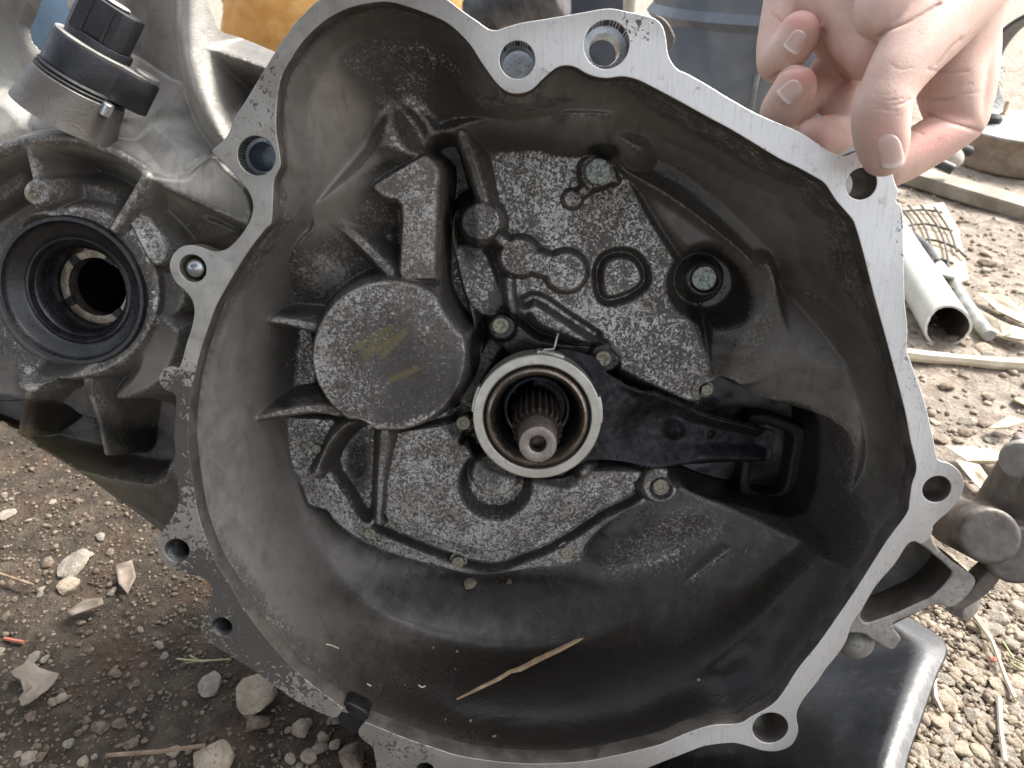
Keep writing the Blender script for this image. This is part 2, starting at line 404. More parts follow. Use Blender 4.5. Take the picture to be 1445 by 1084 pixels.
M['spline'] = plain_mat('greasy_spline_steel', (.022, .016, .013), (.06, .045, .038), .4, .6, 260, bump=.0001)
M['zinc'] = plain_mat('zinc_bolt', (.10, .12, .105), (.42, .47, .42), .25, .85, 520, .5, bump=.0006, bscale=900, dist=1.2, speck=(.03, .034, .022), speck_amt=1.0)
M['screw'] = plain_mat('dirty_screw', (.22, .205, .15), (.46, .44, .35), .35, .65, 800, bump=.0004, bscale=1100, dist=1.0, speck=(.035, .03, .02), speck_amt=.95)
M['seal_rubber'] = plain_mat('oily_seal_rubber', (.007, .0075, .009), (.018, .019, .022), .24, 0, 160, .45, bump=.0002, bscale=500, spec=.6)
M['bronze'] = plain_mat('worn_bushing', (.17, .135, .10), (.36, .31, .255), .3, .8, 300, speck=(.05, .035, .025))
M['dark_void'] = plain_mat('oily_dark_bore', (.006, .006, .006), (.014, .013, .012), .4, .2, 100)  # near-black colour stands for the shade deep in the bore
M['steel_bright'] = plain_mat('bright_steel', (.42, .44, .46), (.58, .60, .62), .22, .9, 200, .4)
M['blue_steel'] = plain_mat('blued_steel', (.20, .23, .26), (.34, .36, .38), .3, .9, 200, .45)
M['sensor_plastic'] = plain_mat('black_sensor_plastic', (.016, .017, .021), (.028, .030, .036), .36, 0, 90, .5, bump=.00015, bscale=800, speck=(.075, .07, .065), speck_amt=.25)
M['sensor_dust'] = plain_mat('dusty_sensor_top', (.20, .19, .175), (.33, .32, .30), .5, 0, 140, .7)
M['rust_iron'] = plain_mat('rusty_cast_iron', (.125, .11, .098), (.19, .17, .152), .45, .5, 160, bump=.0003, bscale=420, speck=(.20, .15, .11), speck_amt=.35)
M['black_plastic'] = plain_mat('black_plastic_sheet', (.008, .009, .010), (.014, .015, .017), .2, 0, 40, .3, bump=.00012, bscale=300, spec=.5, speck=(.06, .06, .06), speck_amt=.12)
# ------------------------------------------------------------------ the gearbox: root at its base on the ground
_base = G_M @ Vector((0.02, -0.168, -0.05)); _base.z = 0.0
GROOT = empty('gearbox', _base, 'dirty cast aluminium car gearbox with open bell housing lying on the ground', 'gearbox', rot=G_M.to_euler())
GOFF = G_M.to_3x3().inverted() @ (G_M.translation - _base)
def gp(o, pos=None):
    o.location = GOFF + (Vector(pos) if pos is not None else Vector((0, 0, 0))); o.parent = GROOT; return o
def gv(u, v, z):
    p = px2g([(u, v)], z)[0]; return Vector((p[0], p[1], z)) / 1000.0

OUT = [(449,0),(430,18),(415,33),(405,48),(395,62),(387,75),(376,93),(366,110),(355,128),(345,145),(333,163),(327,177),(320,192),(309,204),(299,214),(316,231),(330,245),(343,260),(353,275),(357,290),(355,305),(348,320),(339,333),(327,346),(318,352),(305,355),(294,353),(281,348),(266,346),(253,350),(243,361),(239,375),(242,388),(248,399),(259,409),(268,419),(273,431),(274,443),(270,464),(264,482),(257,508),(252,519),(243,517),(231,521),(224,532),(227,544),(236,552),(247,558),(248,574),(246,596),(245.5,620),(247.5,648),(249.7,675),(252,695),(251,712),(244,728),(230,749),(222,763),(222,777),(226,791),(240,803),(265,811),(284,815),(297,826),(300,838),(294,853),(287,868),(283,885),(288,900),(305,914),(332,930),(361,949),(393,972),(413,987),(436,999),(455,1008),(474,1013),(484,1001)]
INN = [(526,4),(497,10),(476,18.7),(456,31),(437,48),(424.6,62),(412,81),(400,102),(393.4,124.6),(390,156),(390,187),(394,213),(396,233),(391,245),(386.6,256),(385,283),(383,314),(375,323),(360,342),(347,360.6),(334,381),(318,408.6),(305,432.5),(295.6,458),(284.6,490),(279,512),(273.7,533),(269,564.6),(266,596),(265.4,625.5),(268.7,657),(272.7,684.5),(279,722),(286,746.7),(295,771),(309.4,801.5),(327.7,830),(346,862),(368,891),(390.6,918),(419.6,949),(448.7,973),(484,1000)]
INN2 = [(517,1020),(540,1029),(577,1043.7),(617,1057),(643,1065.5),(684.6,1072.8),(726,1077),(767.6,1078),(809,1076),(840,1072),(892,1061),(933.4,1050),(964.6,1036.5),(997.8,1025),(1016.5,1022.5),(1043.4,1021),(1060,1011.5),(1089,995),(1105.7,976),(1126,944),(1153,911),(1182,870),(1213,824),(1250.4,764.7),(1279,726),(1283,710.4),(1286.6,684.6),(1292,668),(1292.5,653.6),(1285,622.6),(1277,580),(1263,525.7),(1249.6,476),(1233,416),(1218,356.4),(1208,322),(1203,310),(1193,298),(1180,283),(1171.4,269.6),(1163,258),(1150,249.7),(1125,236),(1100,224),(1058.7,199),(1027.6,180.6),(996.5,164),(955,141),(924,124.6),(903,114),(890.6,110),(876,108),(857,110.4),(841,108.5),(828,104),(815,96.5),(805,93),(794.6,93),(784,96.5),(767.6,110),(753,124.6),(740.6,131),(726,132.4),(713.6,128.7),(701,118),(688.7,101.7),(676,83),(664,64),(647,45.7),(628.5,31),(601.5,18.7),(570,8),(548,3)]
OUT2 = [(513,1022),(505,1034),(514,1046),(526,1056),(530,1076),(540,1100),(600,1118),(700,1126),(800,1120),(870,1102),(917,1083),(973,1061),(996,1053),(1027,1049),(1043,1050),(1064,1056),(1079,1060),(1099.5,1060),(1118,1051),(1126.5,1032),(1124,1012),(1127,999),(1136,984),(1153,963),(1165,944.6),(1182,924),(1194,905),(1202,881),(1215,862),(1235,828),(1263,796),(1279,770),(1290,764),(1300,768),(1312,760),(1316,745),(1325,734),(1343.5,718),(1357.7,697.5),(1360,679),(1354,665),(1340,654),(1326,650),(1321.5,643),(1317.6,620),(1312.7,598.7),(1302.7,559),(1286,512.4),(1279.5,492.5),(1281,466),(1277,426),(1275.5,366),(1275,320),(1274,299.5),(1271,289.5),(1265,284),(1268,271),(1263,258),(1259,242),(1250,221),(1232,209),(1214,212),(1200,218),(1190,220.6),(1178,217),(1166,211.5),(1150,200),(1133,189),(1116.6,181),(1069,161),(1027.6,138),(1000.6,121.4),(969.5,103.8),(958,99),(948.7,89),(942.5,74.7),(940,54),(935,37),(924,26),(907,20.8),(882,15.6),(863.6,12),(847,13),(820,18),(767.6,27),(736.5,32),(713.6,38.4),(701,42.5),(688.7,40.5),(674,30),(653,15.6),(632.7,0),(610,-14),(580,-23),(548,-26),(515,-23),(480,-13)]
FL = OUT + INN[::-1] + INN2[::-1]                       # filled below as one C-shaped ring, open at the notch
def ring_loops():
    inner = INN[::-1][::-1]
    seq = OUT[:]                                         # outer, top left round to the notch
    seq += INN[::-1]                                     # back along the inner edge to the lobe
    seq += INN2[::-1]                                    # lobe, right side, bottom, to the notch's other end
    seq += OUT2                                          # outer edge back round to the lobe
    return seq
flange_px = ring_loops()
fl_mm = px2g(smooth_poly(flange_px, 3), 0.0)
HOLES = [(362,220,26.5,'sleeve'),(272,379,19,'stud'),(250,777,17.5,'thread'),(313,885,14.5,'thread'),(1087,1027.5,25,'through'),
         (1322,690.5,20,'through'),(1215.5,259.5,22,'through'),(730,84.5,25,'blind'),(856,63,32,'counter'),(600,1088,13,'thread')]
def circ(u, v, r, n=40):
    c = px2g([(u, v)], 0)[0]; rr = r * mm_per_px(u, v, 0); a = np.linspace(0, 2 * np.pi, n + 1)[:-1]
    return np.stack([c[0] + rr * np.cos(a), c[1] + rr * np.sin(a)], -1), c, rr
loops = [fl_mm] + [circ(u, v, r)[0] for u, v, r, k in HOLES]
flange = gp(prism_obj('flange', loops, 0.0, 9.0, 0.35, M['machined'], GROOT, side=M['rim_side']))
# wear, stain and painted sky glare on the flange face (grid subdivided so the marks have somewhere to sit)
def dense_attrs(o, masks, cell):
    bm = bmesh.new(); bm.from_mesh(o.data)
    top = [f for f in bm.faces if f.normal.z > .9 and f.calc_center_median().z > -.001]
    ext = [v.co for v in bm.verts]; x0, x1 = min(v.x for v in ext), max(v.x for v in ext); y0, y1 = min(v.y for v in ext), max(v.y for v in ext)
    for ax, lo, hi in ((0, x0, x1), (1, y0, y1)):
        k = lo + cell
        while k < hi:
            no = (1, 0, 0) if ax == 0 else (0, 1, 0); co = (k, 0, 0) if ax == 0 else (0, k, 0)
            fs = [f for f in bm.faces if f.normal.z > .9]
            geom = fs + list({e for f in fs for e in f.edges}) + list({v for f in fs for v in f.verts})
            bmesh.ops.bisect_plane(bm, geom=geom, plane_co=co, plane_no=no, dist=1e-7); k += cell
    bm.to_mesh(o.data); bm.free()
    me = o.data; co = np.empty(len(me.vertices) * 3, np.float32); me.vertices.foreach_get('co', co); co = co.reshape(-1, 3) * 1000
    U, V = g2px(co[:, 0].astype(float), co[:, 1].astype(float), co[:, 2].astype(float))
    for nm, fn in masks.items():
        a = me.attributes.new(nm, 'FLOAT', 'POINT'); a.data.foreach_set('value', np.clip(fn(U, V), 0, 1).astype(np.float32))
    me.shade_smooth(); me.set_sharp_from_angle(angle=math.radians(40))
def f_wear(U, V):
    w = .95 * blob(U, V, 245, 640, 40, 90) + .95 * blob(U, V, 360, 900, 120, 75, .8) + .5 * blob(U, V, 256, 545, 30, 40) + .55 * blob(U, V, 290, 810, 40, 40)
    w += .35 * blob(U, V, 560, 1060, 70, 40) + .25 * blob(U, V, 360, 180, 60, 90) + .18 * blob(U, V, 380, 80, 60, 80) + .35 * blob(U, V, 1275, 320, 14, 60)
    w += .4 * blob(U, V, 900, 40, 40, 30, .5) + .25 * blob(U, V, 1290, 500, 25, 120)
    return w
def f_stain(U, V):
    return .7 * blob(U, V, 300, 900, 28, 45) + .4 * blob(U, V, 250, 805, 40, 22) + .25 * blob(U, V, 280, 400, 60, 60) + .25 * blob(U, V, 640, 1075, 40, 20)
def f_glare(U, V):  # sky glare painted as paler metal along the top and right
    return np.clip(1.0 * blob(U, V, 1215, 250, 130, 120) + 1.0 * blob(U, V, 1050, 170, 160, 60, .5) + .8 * blob(U, V, 880, 80, 140, 70) + .6 * blob(U, V, 1245, 400, 50, 200) + .75 * blob(U, V, 1150, 900, 80, 220, .6) + .5 * blob(U, V, 960, 1045, 150, 40) + .7 * blob(U, V, 1290, 600, 60, 120) + .45 * blob(U, V, 730, 60, 120, 80), 0, 1)
dense_attrs(flange, dict(wear=f_wear, stain=f_stain, bright=f_glare), 0.0045)

# hole linings: bores that can be looked into
for u, v, r, kind in HOLES:
    P, c, rr = circ(u, v, r); r_ = rr / 1000; bm = bmesh.new(); mt = M['machined']
    if kind == 'thread':
        pr = []; z = -.0004
        for k in range(13): pr += [(r_ * 1.0, z), (r_ * .88, z - .0008)]; z -= .0016
        pr += [(r_ * .85, z), (0, z)]; lathe_bm([(r_ * 1.03, -.0002)] + pr, 40, bm); mt = M['thread']
    elif kind == 'blind': lathe_bm([(r_, -.0003), (r_, -.016), (r_ * .95, -.0165), (0, -.0165)], 48, bm); mt = M['steel_bright']
    elif kind == 'counter': lathe_bm([(r_, -.0003), (r_, -.009), (r_ * .72, -.0092), (r_ * .68, -.010), (r_ * .68, -.020), (r_ * .78, -.021)], 48, bm); mt = M['steel_bright']
    elif kind == 'sleeve':
        lathe_bm([(r_, -.0003), (r_, -.008), (r_ * .86, -.0081), (r_ * .84, -.0072), (r_ * .78, -.0072), (r_ * .76, -.008), (r_ * .76, -.022), (0, -.022)], 48, bm); mt = M['blue_steel']
    elif kind == 'stud': lathe_bm([(r_ * 1.02, -.0003), (r_ * .92, -.004), (r_ * .9, -.012), (0, -.012)], 40, bm); mt = M['screw']
    elif kind == 'through': lathe_bm([(r_, -.0003), (r_, -.022), (r_ + .004, -.022), (r_ + .004, -.0085)], 44, bm); mt = M['outer_cast']
    o = gp(bm_obj('bolt_hole', bm, mt, GROOT), (c[0] / 1000, c[1] / 1000, 0)); o['kind_note'] = kind; del o['kind_note']
    if kind == 'stud':
        bm = lathe_bm([(r_ * .70, -.012), (r_ * .70, -.0048), (r_ * .66, -.0042), (r_ * .70, -.0036), (r_ * .66, -.002), (r_ * .42, -.0007), (r_ * .14, -.0003), (.0004, -.0009), (0, -.0009)], 36)
        gp(bm_obj('dowel_pin', bm, M['steel_bright'], GROOT), (c[0] / 1000, c[1] / 1000, 0))
# small ear behind the top corner and dark tab in the notch
gp(prism_obj('casting_ear', [px2g(smooth_poly([(922,24),(939,29),(950,47),(952,58),(945,70),(935,76),(915,60)], 3), -5)], -3.5, 8, .8, M['outer_cast'], GROOT))
gp(prism_obj('locating_tab', [px2g(smooth_poly([(487,990),(505,996),(521,1007),(514,1022),(503,1036),(490,1030),(478,1014)], 2), -3)], -2.0, 9, .8, M['greasy_black'], GROOT))

# ------------------------------------------------------------------ bell housing interior
rim_px = INN + INN2
C1 = [(540,45),(490,62),(455,95),(436,130),(428,170),(425,210),(424,250),(415,290),(395,335),(370,370),(350,410),(334,455),(322,500),(314,550),(310,600),(312,650),(320,700),(336,750),(360,800),(392,850),(432,895),(485,940),(545,975),(610,998),(680,1010),(750,1013),(820,1008),(890,993),(950,970),(1010,935),(1060,890),(1110,830),(1160,765),(1200,715),(1235,680),(1243,650),(1238,610),(1222,540),(1205,470),(1190,410),(1180,350),(1160,310),(1125,285),(1080,258),(1020,222),(960,185),(905,155),(880,143),(850,140),(815,138),(780,143),(745,155),(715,158),(685,150),(660,128),(640,95),(615,65),(580,48)]
C2 = [(395,600),(402,670),(425,740),(465,800),(520,845),(600,880),(690,898),(770,897),(850,877),(930,840),(1000,800),(1070,750),(1130,700),(1158,640),(1155,570),(1135,490),(1110,420),(1075,350),(1025,295),(960,245),(885,203),(805,182),(725,176),(665,184),(610,212),(550,252),(490,300),(440,352),(410,420),(396,500)]
rim_mm = px2g(smooth_poly(rim_px, 3), 0.0); c1_mm = px2g(smooth_poly(C1, 3), -24.0); c2_mm = px2g(smooth_poly(C2, 4), -66.0)
x0, y0 = rim_mm.min(0) - 4; x1, y1 = rim_mm.max(0) + 4
F = Field(x0, x1, y0, y1, 0.42); Lo = Field(x0, x1, y0, y1, 1.6)
d0, d1, d2 = (sdist(Lo.X, Lo.Y, p) for p in (rim_mm, c1_mm, c2_mm))
t01 = np.clip(-d0 / np.maximum(-d0 + np.maximum(d1, 0), 1e-6), 0, 1); t12 = np.clip(-d1 / np.maximum(-d1 + np.maximum(d2, 0), 1e-6), 0, 1)
zA = -5 - 19 * np.sin(t01 * np.pi / 2) ** .9; zB = -24 - 42 * (t12 ** 1.15); zC = -66 - 18 * np.clip(-d2 / 11.0, 0, 1) ** 1.3
Zl = np.where(d0 > 0, -5.0, np.where(d1 > 0, zA, np.where(d2 > 0, zB, zC))); Zl = blur(Zl, 1.0)
ix = np.clip((F.xs - x0) / 1.6, 0, len(Lo.xs) - 1.001); iy = np.clip((F.ys - y0) / 1.6, 0, len(Lo.ys) - 1.001)
i0, j0 = ix.astype(int), iy.astype(int); fx, fy = (ix - i0)[None, :], (iy - j0)[:, None]
def up(A): return (A[j0][:, i0] * (1 - fy) * (1 - fx) + A[j0][:, i0 + 1] * (1 - fy) * fx + A[j0 + 1][:, i0] * fy * (1 - fx) + A[j0 + 1][:, i0 + 1] * fy * fx)
F.Z = up(Zl)
# -- wall features, top right: broad ledge, valley and inner cheek
F.rib([(800,160),(860,162),(920,186),(1000,235),(1080,288),(1140,335),(1170,365)], 13, [-36,-33,-31,-29,-28,-29,-32], slope=2.4, rt=5, k=4)
F.rib([(900,222),(960,252),(1020,300),(1075,355),(1090,375)], 15, [-70,-70,-70,-70,-68], slope=2.0, rt=3, k=4, mode='min')
F.poly([(905,255),(950,275),(1010,320),(1060,365),(1085,380),(1060,400),(1000,375),(950,335)], -66, slope=1.5, rt=3, k=4)
F.poly([(1020,420),(1060,385),(1086,378),(1100,430),(1116,492),(1100,520),(1060,548),(1010,540),(1005,480)], -58, slope=3, rt=2, k=3, tilt=(.25, .1))
F.rib([(1086,376),(1100,430),(1116,492)], 2.5, -55, slope=2.5, rt=1.5, k=2)
# right-hand and lower wall ribs
F.rib([(1195,520),(1215,600),(1205,680),(1160,745)], 12, [-34,-31,-31,-34], slope=.9, rt=5, k=5)
F.rib([(1170,790),(1110,865),(1060,915),(990,950)], 9, [-28,-27,-28,-30], slope=1.1, rt=4, k=5)

F.poly([(860,760),(960,705),(1030,730),(1025,775),(950,845),(880,880),(840,850)], -72, slope=.7, rt=6, k=8, tilt=(.1, .25))
# lobe: bump and creases
F.poly([(545,160),(575,150),(598,185),(585,215),(545,215),(530,200)], -40, slope=1.6, rt=4, k=5)
F.rib([(556,142),(580,170),(600,200)], 5, [-44,-50,-52], slope=1.6, rt=2, k=4, mode='min')
F.rib([(395,318),(440,292),(490,255),(522,222),(536,205)], 5, [-32,-36,-40,-42,-42], slope=1.0, rt=3, k=4)
F.rib([(610,198),(650,178),(700,166),(780,166),(850,182),(900,208)], 7, [-46,-45,-45,-46,-48,-52], slope=1.8, rt=3, k=3)
F.poly([(1024,770),(1036,778),(1060,800),(985,858),(955,848),(950,838),(990,802)], -57, slope=3, rt=1.0, k=1.5, tilt=(.05, .25))
# -- floor: mottled cover plates
P1 = [(672,190),(720,186),(790,200),(835,214),(885,245),(915,300),(955,365),(980,430),(1000,490),(1003,540),(985,572),(930,552),(872,522),(862,495),(845,478),(800,474),(765,455),(735,432),(715,400),(700,340),(684,260)]
F.poly(P1, -65, slope=2.4, rt=2.5, k=4)
P2 = [(395,590),(397,615),(408,649),(424,690),(435,715),(460,722),(471,737),(499,759),(524,773),(574,790),(629,804),(673,815),(712,811),(748,805),(790,800),(818,790),(832,765),(860,740),(900,716),(945,706),(960,680),(940,660),(880,645),(800,640),(700,560),(560,600),(460,590)]
F.poly(P2, -70, slope=6, rt=1.2, k=1.5)
F.rib([(470,812),(520,850),(600,884),(690,902),(770,901),(850,882),(930,846)], [4,8,10,11,11,9,5], [-66,-63,-61.5,-61,-61,-62,-66], slope=.9, rt=9, k=9)
P3 = [(546,620),(545,700),(546,735),(600,753),(657,774),(700,779),(735,766),(780,746),(840,708),(892,686),(905,668),(890,652),(840,648),(770,640),(690,590),(620,600)]
F.rib([(536,738),(600,764),(657,786),(702,792),(742,778),(790,757),(850,718),(888,699),(906,682)], 4.5, -77, slope=5, rt=.8, k=1, mode='min')
F.poly(P3, -62, slope=6, rt=1.0, k=1)
# plate between boss and left wall, in shadow
F.poly([(392,455),(440,455),(445,580),(392,585),(380,520)], -74, slope=2.5, rt=2, k=3)
F.poly([(445,330),(500,360),(540,385),(470,430),(440,440),(405,440),(420,380)], -73, slope=2, rt=2, k=3)
F.poly([(640,350),(680,350),(705,400),(712,430),(690,450),(655,420)], -68, slope=2, rt=2, k=3)
F.poly([(500,275),(520,265),(550,300),(555,345),(530,340),(505,310)], -64, slope=2, rt=2, k=3)
# big round boss with its necked post
F.disc(549, 501, 115, -44, slope=7, rt=3.0, k=3, ry=113)
F.poly([(562,292),(545,285),(530,275),(522,262),(545,245),(585,222),(626,203),(634,214),(639,235),(637,290),(629,330),(627,392),(600,400),(560,395),(560,350)], -43, slope=7, rt=2.2, k=3, tilt=(0, .12))
F.rib([(455,300),(490,325),(520,352),(550,385)], 10, [-44,-48,-50,-48], slope=3.6, rt=2, k=3)
F.rib([(372,452),(400,453),(445,462)], [9, 10, 12], [-48,-50,-50], slope=6, rt=2.5, k=3)
F.rib([(358,592),(400,582),(440,577),(475,580)], [8, 10, 11, 13], [-47,-50,-50,-49], slope=6, rt=2.5, k=3)
F.rib([(490,605),(471,624),(458,650),(444,670)], 6.5, [-56,-58,-60,-62], slope=3.2, rt=2, k=2)
F.rib([(491,668),(506,695),(518,716)], 4, [-66,-66,-67], slope=3, rt=1.5, k=2)
F.poly([(478,650),(500,610),(530,600),(528,690),(522,722),(500,690)], -79, slope=3, rt=1.5, k=2, mode='min')
F.rib([(543,610),(538,660),(534,738)], [9, 8, 7], [-52,-56,-62], slope=4, rt=2, k=2)
# posts and pads on the upper plate
F.rib([(652,190),(668,235),(686,290)], 11, [-44,-50,-55], slope=3.4, rt=2.5, k=2.5)
F.poly([(618,215),(645,205),(660,250),(672,290),(650,290),(641,330),(655,400),(670,450),(650,430),(634,390),(638,300),(641,240)], -82, slope=14, rt=1, k=1.5, mode='min')
F.disc(678, 313, 31, -54, slope=4, rt=2, k=2)
F.rib([(697,330),(715,345)], 8, -57, slope=4, rt=1.5, k=2)
F.disc(733, 363, 29, -58, slope=4, rt=1.5, k=1.2)
F.rib([(733,363),(799,384)], 17, -58.3, slope=4, rt=1.5, k=1.5)
F.disc(799, 384, 30, -58, slope=4, rt=1.5, k=1.2)
dd = [(843,404),(842,382),(850,364),(868,356),(889,358),(904,372),(909,392),(901,406),(880,418),(858,423),(847,417)]
F.rib(dd + dd[:1], 3.4, -72, slope=3.6, rt=1.5, k=2.2, mode='min')
F.rib([(718,396),(720,420),(724,440)], 6.5, -60, slope=3.6, rt=1.5, k=1.5)
F.rib([(724,440),(738,436),(752,432),(772,450),(806,466),(832,482)], [6, 12, 14, 15, 13, 9], -64.5, slope=3, rt=2.5, k=2)
F.rib([(742,424),(760,420),(800,446),(840,472)], 5, -71, slope=3, rt=1.2, k=1.5, mode='min')
# bolt bosses
F.poly([(817,243),(820,226),(834,216),(852,215),(868,226),(872,242),(876,258),(862,262),(848,268),(832,270),(820,260)], -60.5, slope=4, rt=2, k=2.5, sm=3)
F.rib([(830,266),(808,281)], 9, -62, slope=4, rt=1.5, k=1.5); F.disc(808, 281, 14, -60.5, slope=5, rt=1, k=1)
F.disc(994, 397, 44, -75, slope=1.8, rt=3, k=3, mode='min')
F.disc(992, 395, 29, -62.5, slope=4, rt=2.5, k=2.5); F.disc(994, 393, 20, -64.5, slope=5, rt=.8, k=1, mode='min')
# dark recess round the bearing, retainer plate lobes
F.poly([(696,470),(698,444),(712,436),(735,452),(800,480),(845,483),(868,500),(872,530),(900,560),(960,590),(1000,600),(1000,650),(900,650),(830,650),(770,660),(690,650),(664,618),(654,614),(660,602),(684,575),(696,522)], -75, slope=7, rt=1.5, k=1.5, mode='min')
F.disc(708, 462, 22, -66, slope=4, rt=2, k=2); F.disc(853, 506, 24, -66, slope=4, rt=2, k=2); F.disc(655, 597, 20, -68, slope=4, rt=2, k=2)
F.rib([(708,462),(757,500),(853,506)], 22, -69, slope=3, rt=2, k=2); F.rib([(708,470),(668,540),(655,597)], 14, -70, slope=3, rt=2, k=2)
F.disc(700, 674, 43, -73, slope=3, rt=2, k=1.5, mode='min'); F.disc(698, 671, 33, -60, slope=5, rt=1.2, k=1.2)
F.disc(998, 551, 24, -64, slope=3.5, rt=2, k=2); F.disc(998, 551, 12, -67, slope=4, rt=1, k=1, mode='min')
F.disc(932, 686, 28, -60, slope=4, rt=2, k=2); F.disc(932, 687, 15, -63, slope=4, rt=1, k=1, mode='min')
F.disc(822, 668, 12, -54, slope=3, rt=4, k=1.5)
# window for the fork in the right wall
pk = [(985,575),(1016,536),(1060,560),(1135,578),(1152,610),(1146,665),(1130,716),(1050,712),(980,690),(945,668),(960,640)]
Ppk = px2g(smooth_poly(pk, 3), -66.0); w = F._win(Ppk, 14); dpk = sdist(F.X[w], F.Y[w], Ppk)
F._apply(w, dpk, -98.0, 16.0, 1.0, 1.5, 'min')
# slight unevenness of the casting
rs = np.random.RandomState(3)
for sg, am in ((14, .28), (5, .10)):
    nz = blur(rs.randn(*F.Z.shape), sg); F.Z += nz / nz.std() * am
dF = up(sdist(Lo.X, Lo.Y, rim_mm)); keepF = dF < 2.2; Fb = up(Zl); wr = np.clip((-dF - .5) / 5.0, 0, 1); wr = wr * wr * (3 - 2 * wr); F.Z = Fb * (1 - wr) + F.Z * wr
def m_flake(U, V):
    a = -.8 * blob(U, V, 430, 200, 75, 130) - .9 * blob(U, V, 290, 620, 60, 300) + 1.0 * inpoly(U, V, P1, 8) + .95 * inpoly(U, V, P3, 6) + .85 * inpoly(U, V, P2, 5)
    a += .9 * blob(U, V, 548, 500, 135) ** .5 * (1 - .75 * blob(U, V, 575, 520, 60, 75)) + .85 * blob(U, V, 595, 290, 55, 95) + 1.0 * blob(U, V, 415, 520, 38, 60) + .9 * blob(U, V, 455, 385, 50, 36) + .6 * blob(U, V, 530, 290, 30, 40) + .8 * blob(U, V, 665, 390, 40, 60)
    a += .95 * blob(U, V, 560, 90, 120, 75, .3) + .6 * blob(U, V, 620, 120, 70, 60) + .6 * blob(U, V, 570, 180, 40, 40) + .5 * blob(U, V, 470, 380, 60, 60)
    a += .85 * blob(U, V, 950, 775, 125, 85, -.3) + .45 * blob(U, V, 1040, 450, 70, 90) + .4 * blob(U, V, 950, 240, 110, 40, .4) + .3 * blob(U, V, 680, 860, 180, 30)
    a += .25 * blob(U, V, 780, 150, 140, 30) + .8 * blob(U, V, 678, 313, 36)
    return a
def m_oil_shade(U, V):  # oil, plus shade painted into recesses and the bowl bottom
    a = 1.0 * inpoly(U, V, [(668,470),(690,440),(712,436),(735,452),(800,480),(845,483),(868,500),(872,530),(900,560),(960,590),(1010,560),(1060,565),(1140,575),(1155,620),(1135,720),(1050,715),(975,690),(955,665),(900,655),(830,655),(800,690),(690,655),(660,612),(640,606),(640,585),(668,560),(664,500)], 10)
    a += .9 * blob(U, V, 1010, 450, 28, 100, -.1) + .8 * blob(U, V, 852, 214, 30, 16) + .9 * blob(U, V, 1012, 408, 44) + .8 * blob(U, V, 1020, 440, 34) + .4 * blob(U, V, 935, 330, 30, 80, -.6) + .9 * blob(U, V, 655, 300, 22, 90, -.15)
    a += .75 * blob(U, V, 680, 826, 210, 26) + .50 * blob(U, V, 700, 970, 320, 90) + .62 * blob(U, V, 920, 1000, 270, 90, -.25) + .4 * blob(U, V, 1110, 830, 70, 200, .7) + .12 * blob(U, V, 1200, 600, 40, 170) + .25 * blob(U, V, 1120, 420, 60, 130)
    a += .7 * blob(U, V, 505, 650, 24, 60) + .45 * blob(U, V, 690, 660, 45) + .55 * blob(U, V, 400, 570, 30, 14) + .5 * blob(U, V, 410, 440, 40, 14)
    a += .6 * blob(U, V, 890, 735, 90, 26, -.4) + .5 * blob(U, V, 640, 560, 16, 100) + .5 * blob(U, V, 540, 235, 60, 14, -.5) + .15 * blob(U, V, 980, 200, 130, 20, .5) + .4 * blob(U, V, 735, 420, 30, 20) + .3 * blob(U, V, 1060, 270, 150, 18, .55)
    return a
def m_dust_lit(U, V):  # pale dust; the lit left wall is painted lighter too
    return 1.15 * blob(U, V, 450, 170, 95, 160) + 1.1 * blob(U, V, 300, 580, 70, 330) + .6 * blob(U, V, 380, 830, 90, 120) + .95 * blob(U, V, 860, 160, 230, 45, .25) + .6 * blob(U, V, 1060, 460, 60, 90) + .9 * blob(U, V, 1110, 300, 110, 45, .6) + .7 * blob(U, V, 1215, 620, 24, 120) + .6 * blob(U, V, 600, 300, 50, 110)
def m_soot_shade(U, V):  # settled clutch dust, with bowl-bottom and right-wall shade painted in
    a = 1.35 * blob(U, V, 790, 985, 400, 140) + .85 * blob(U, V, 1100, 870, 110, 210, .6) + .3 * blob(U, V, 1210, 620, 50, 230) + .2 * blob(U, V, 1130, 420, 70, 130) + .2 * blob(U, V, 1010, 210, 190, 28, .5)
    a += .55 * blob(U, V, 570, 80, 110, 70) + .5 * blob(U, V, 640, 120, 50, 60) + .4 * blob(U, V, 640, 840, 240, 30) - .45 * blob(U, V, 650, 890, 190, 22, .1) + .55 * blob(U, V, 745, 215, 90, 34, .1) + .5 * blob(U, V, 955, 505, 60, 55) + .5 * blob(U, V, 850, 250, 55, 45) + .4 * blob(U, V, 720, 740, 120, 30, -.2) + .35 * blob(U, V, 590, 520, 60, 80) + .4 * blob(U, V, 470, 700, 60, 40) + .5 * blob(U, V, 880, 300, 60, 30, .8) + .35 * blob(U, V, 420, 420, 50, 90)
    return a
def m_tint(U, V):
    return stroke(U, V, [(498,492),(520,478),(552,462),(515,498)], 4) + stroke(U, V, [(516,503),(545,485),(571,468),(540,503)], 4) + stroke(U, V, [(553,535),(572,528),(588,520)], 4) + .7 * blob(U, V, 411, 238, 5) + .25 * blob(U, V, 880, 960, 50, 14, -.3)
F.rub = (.35, .35)
bowl = gp(F.mesh('bell_housing', keepF, M['cast'], GROOT, dict(flake=m_flake, oil_shade=m_oil_shade, dust=m_dust_lit, soot_shade=m_soot_shade, tint=m_tint)))

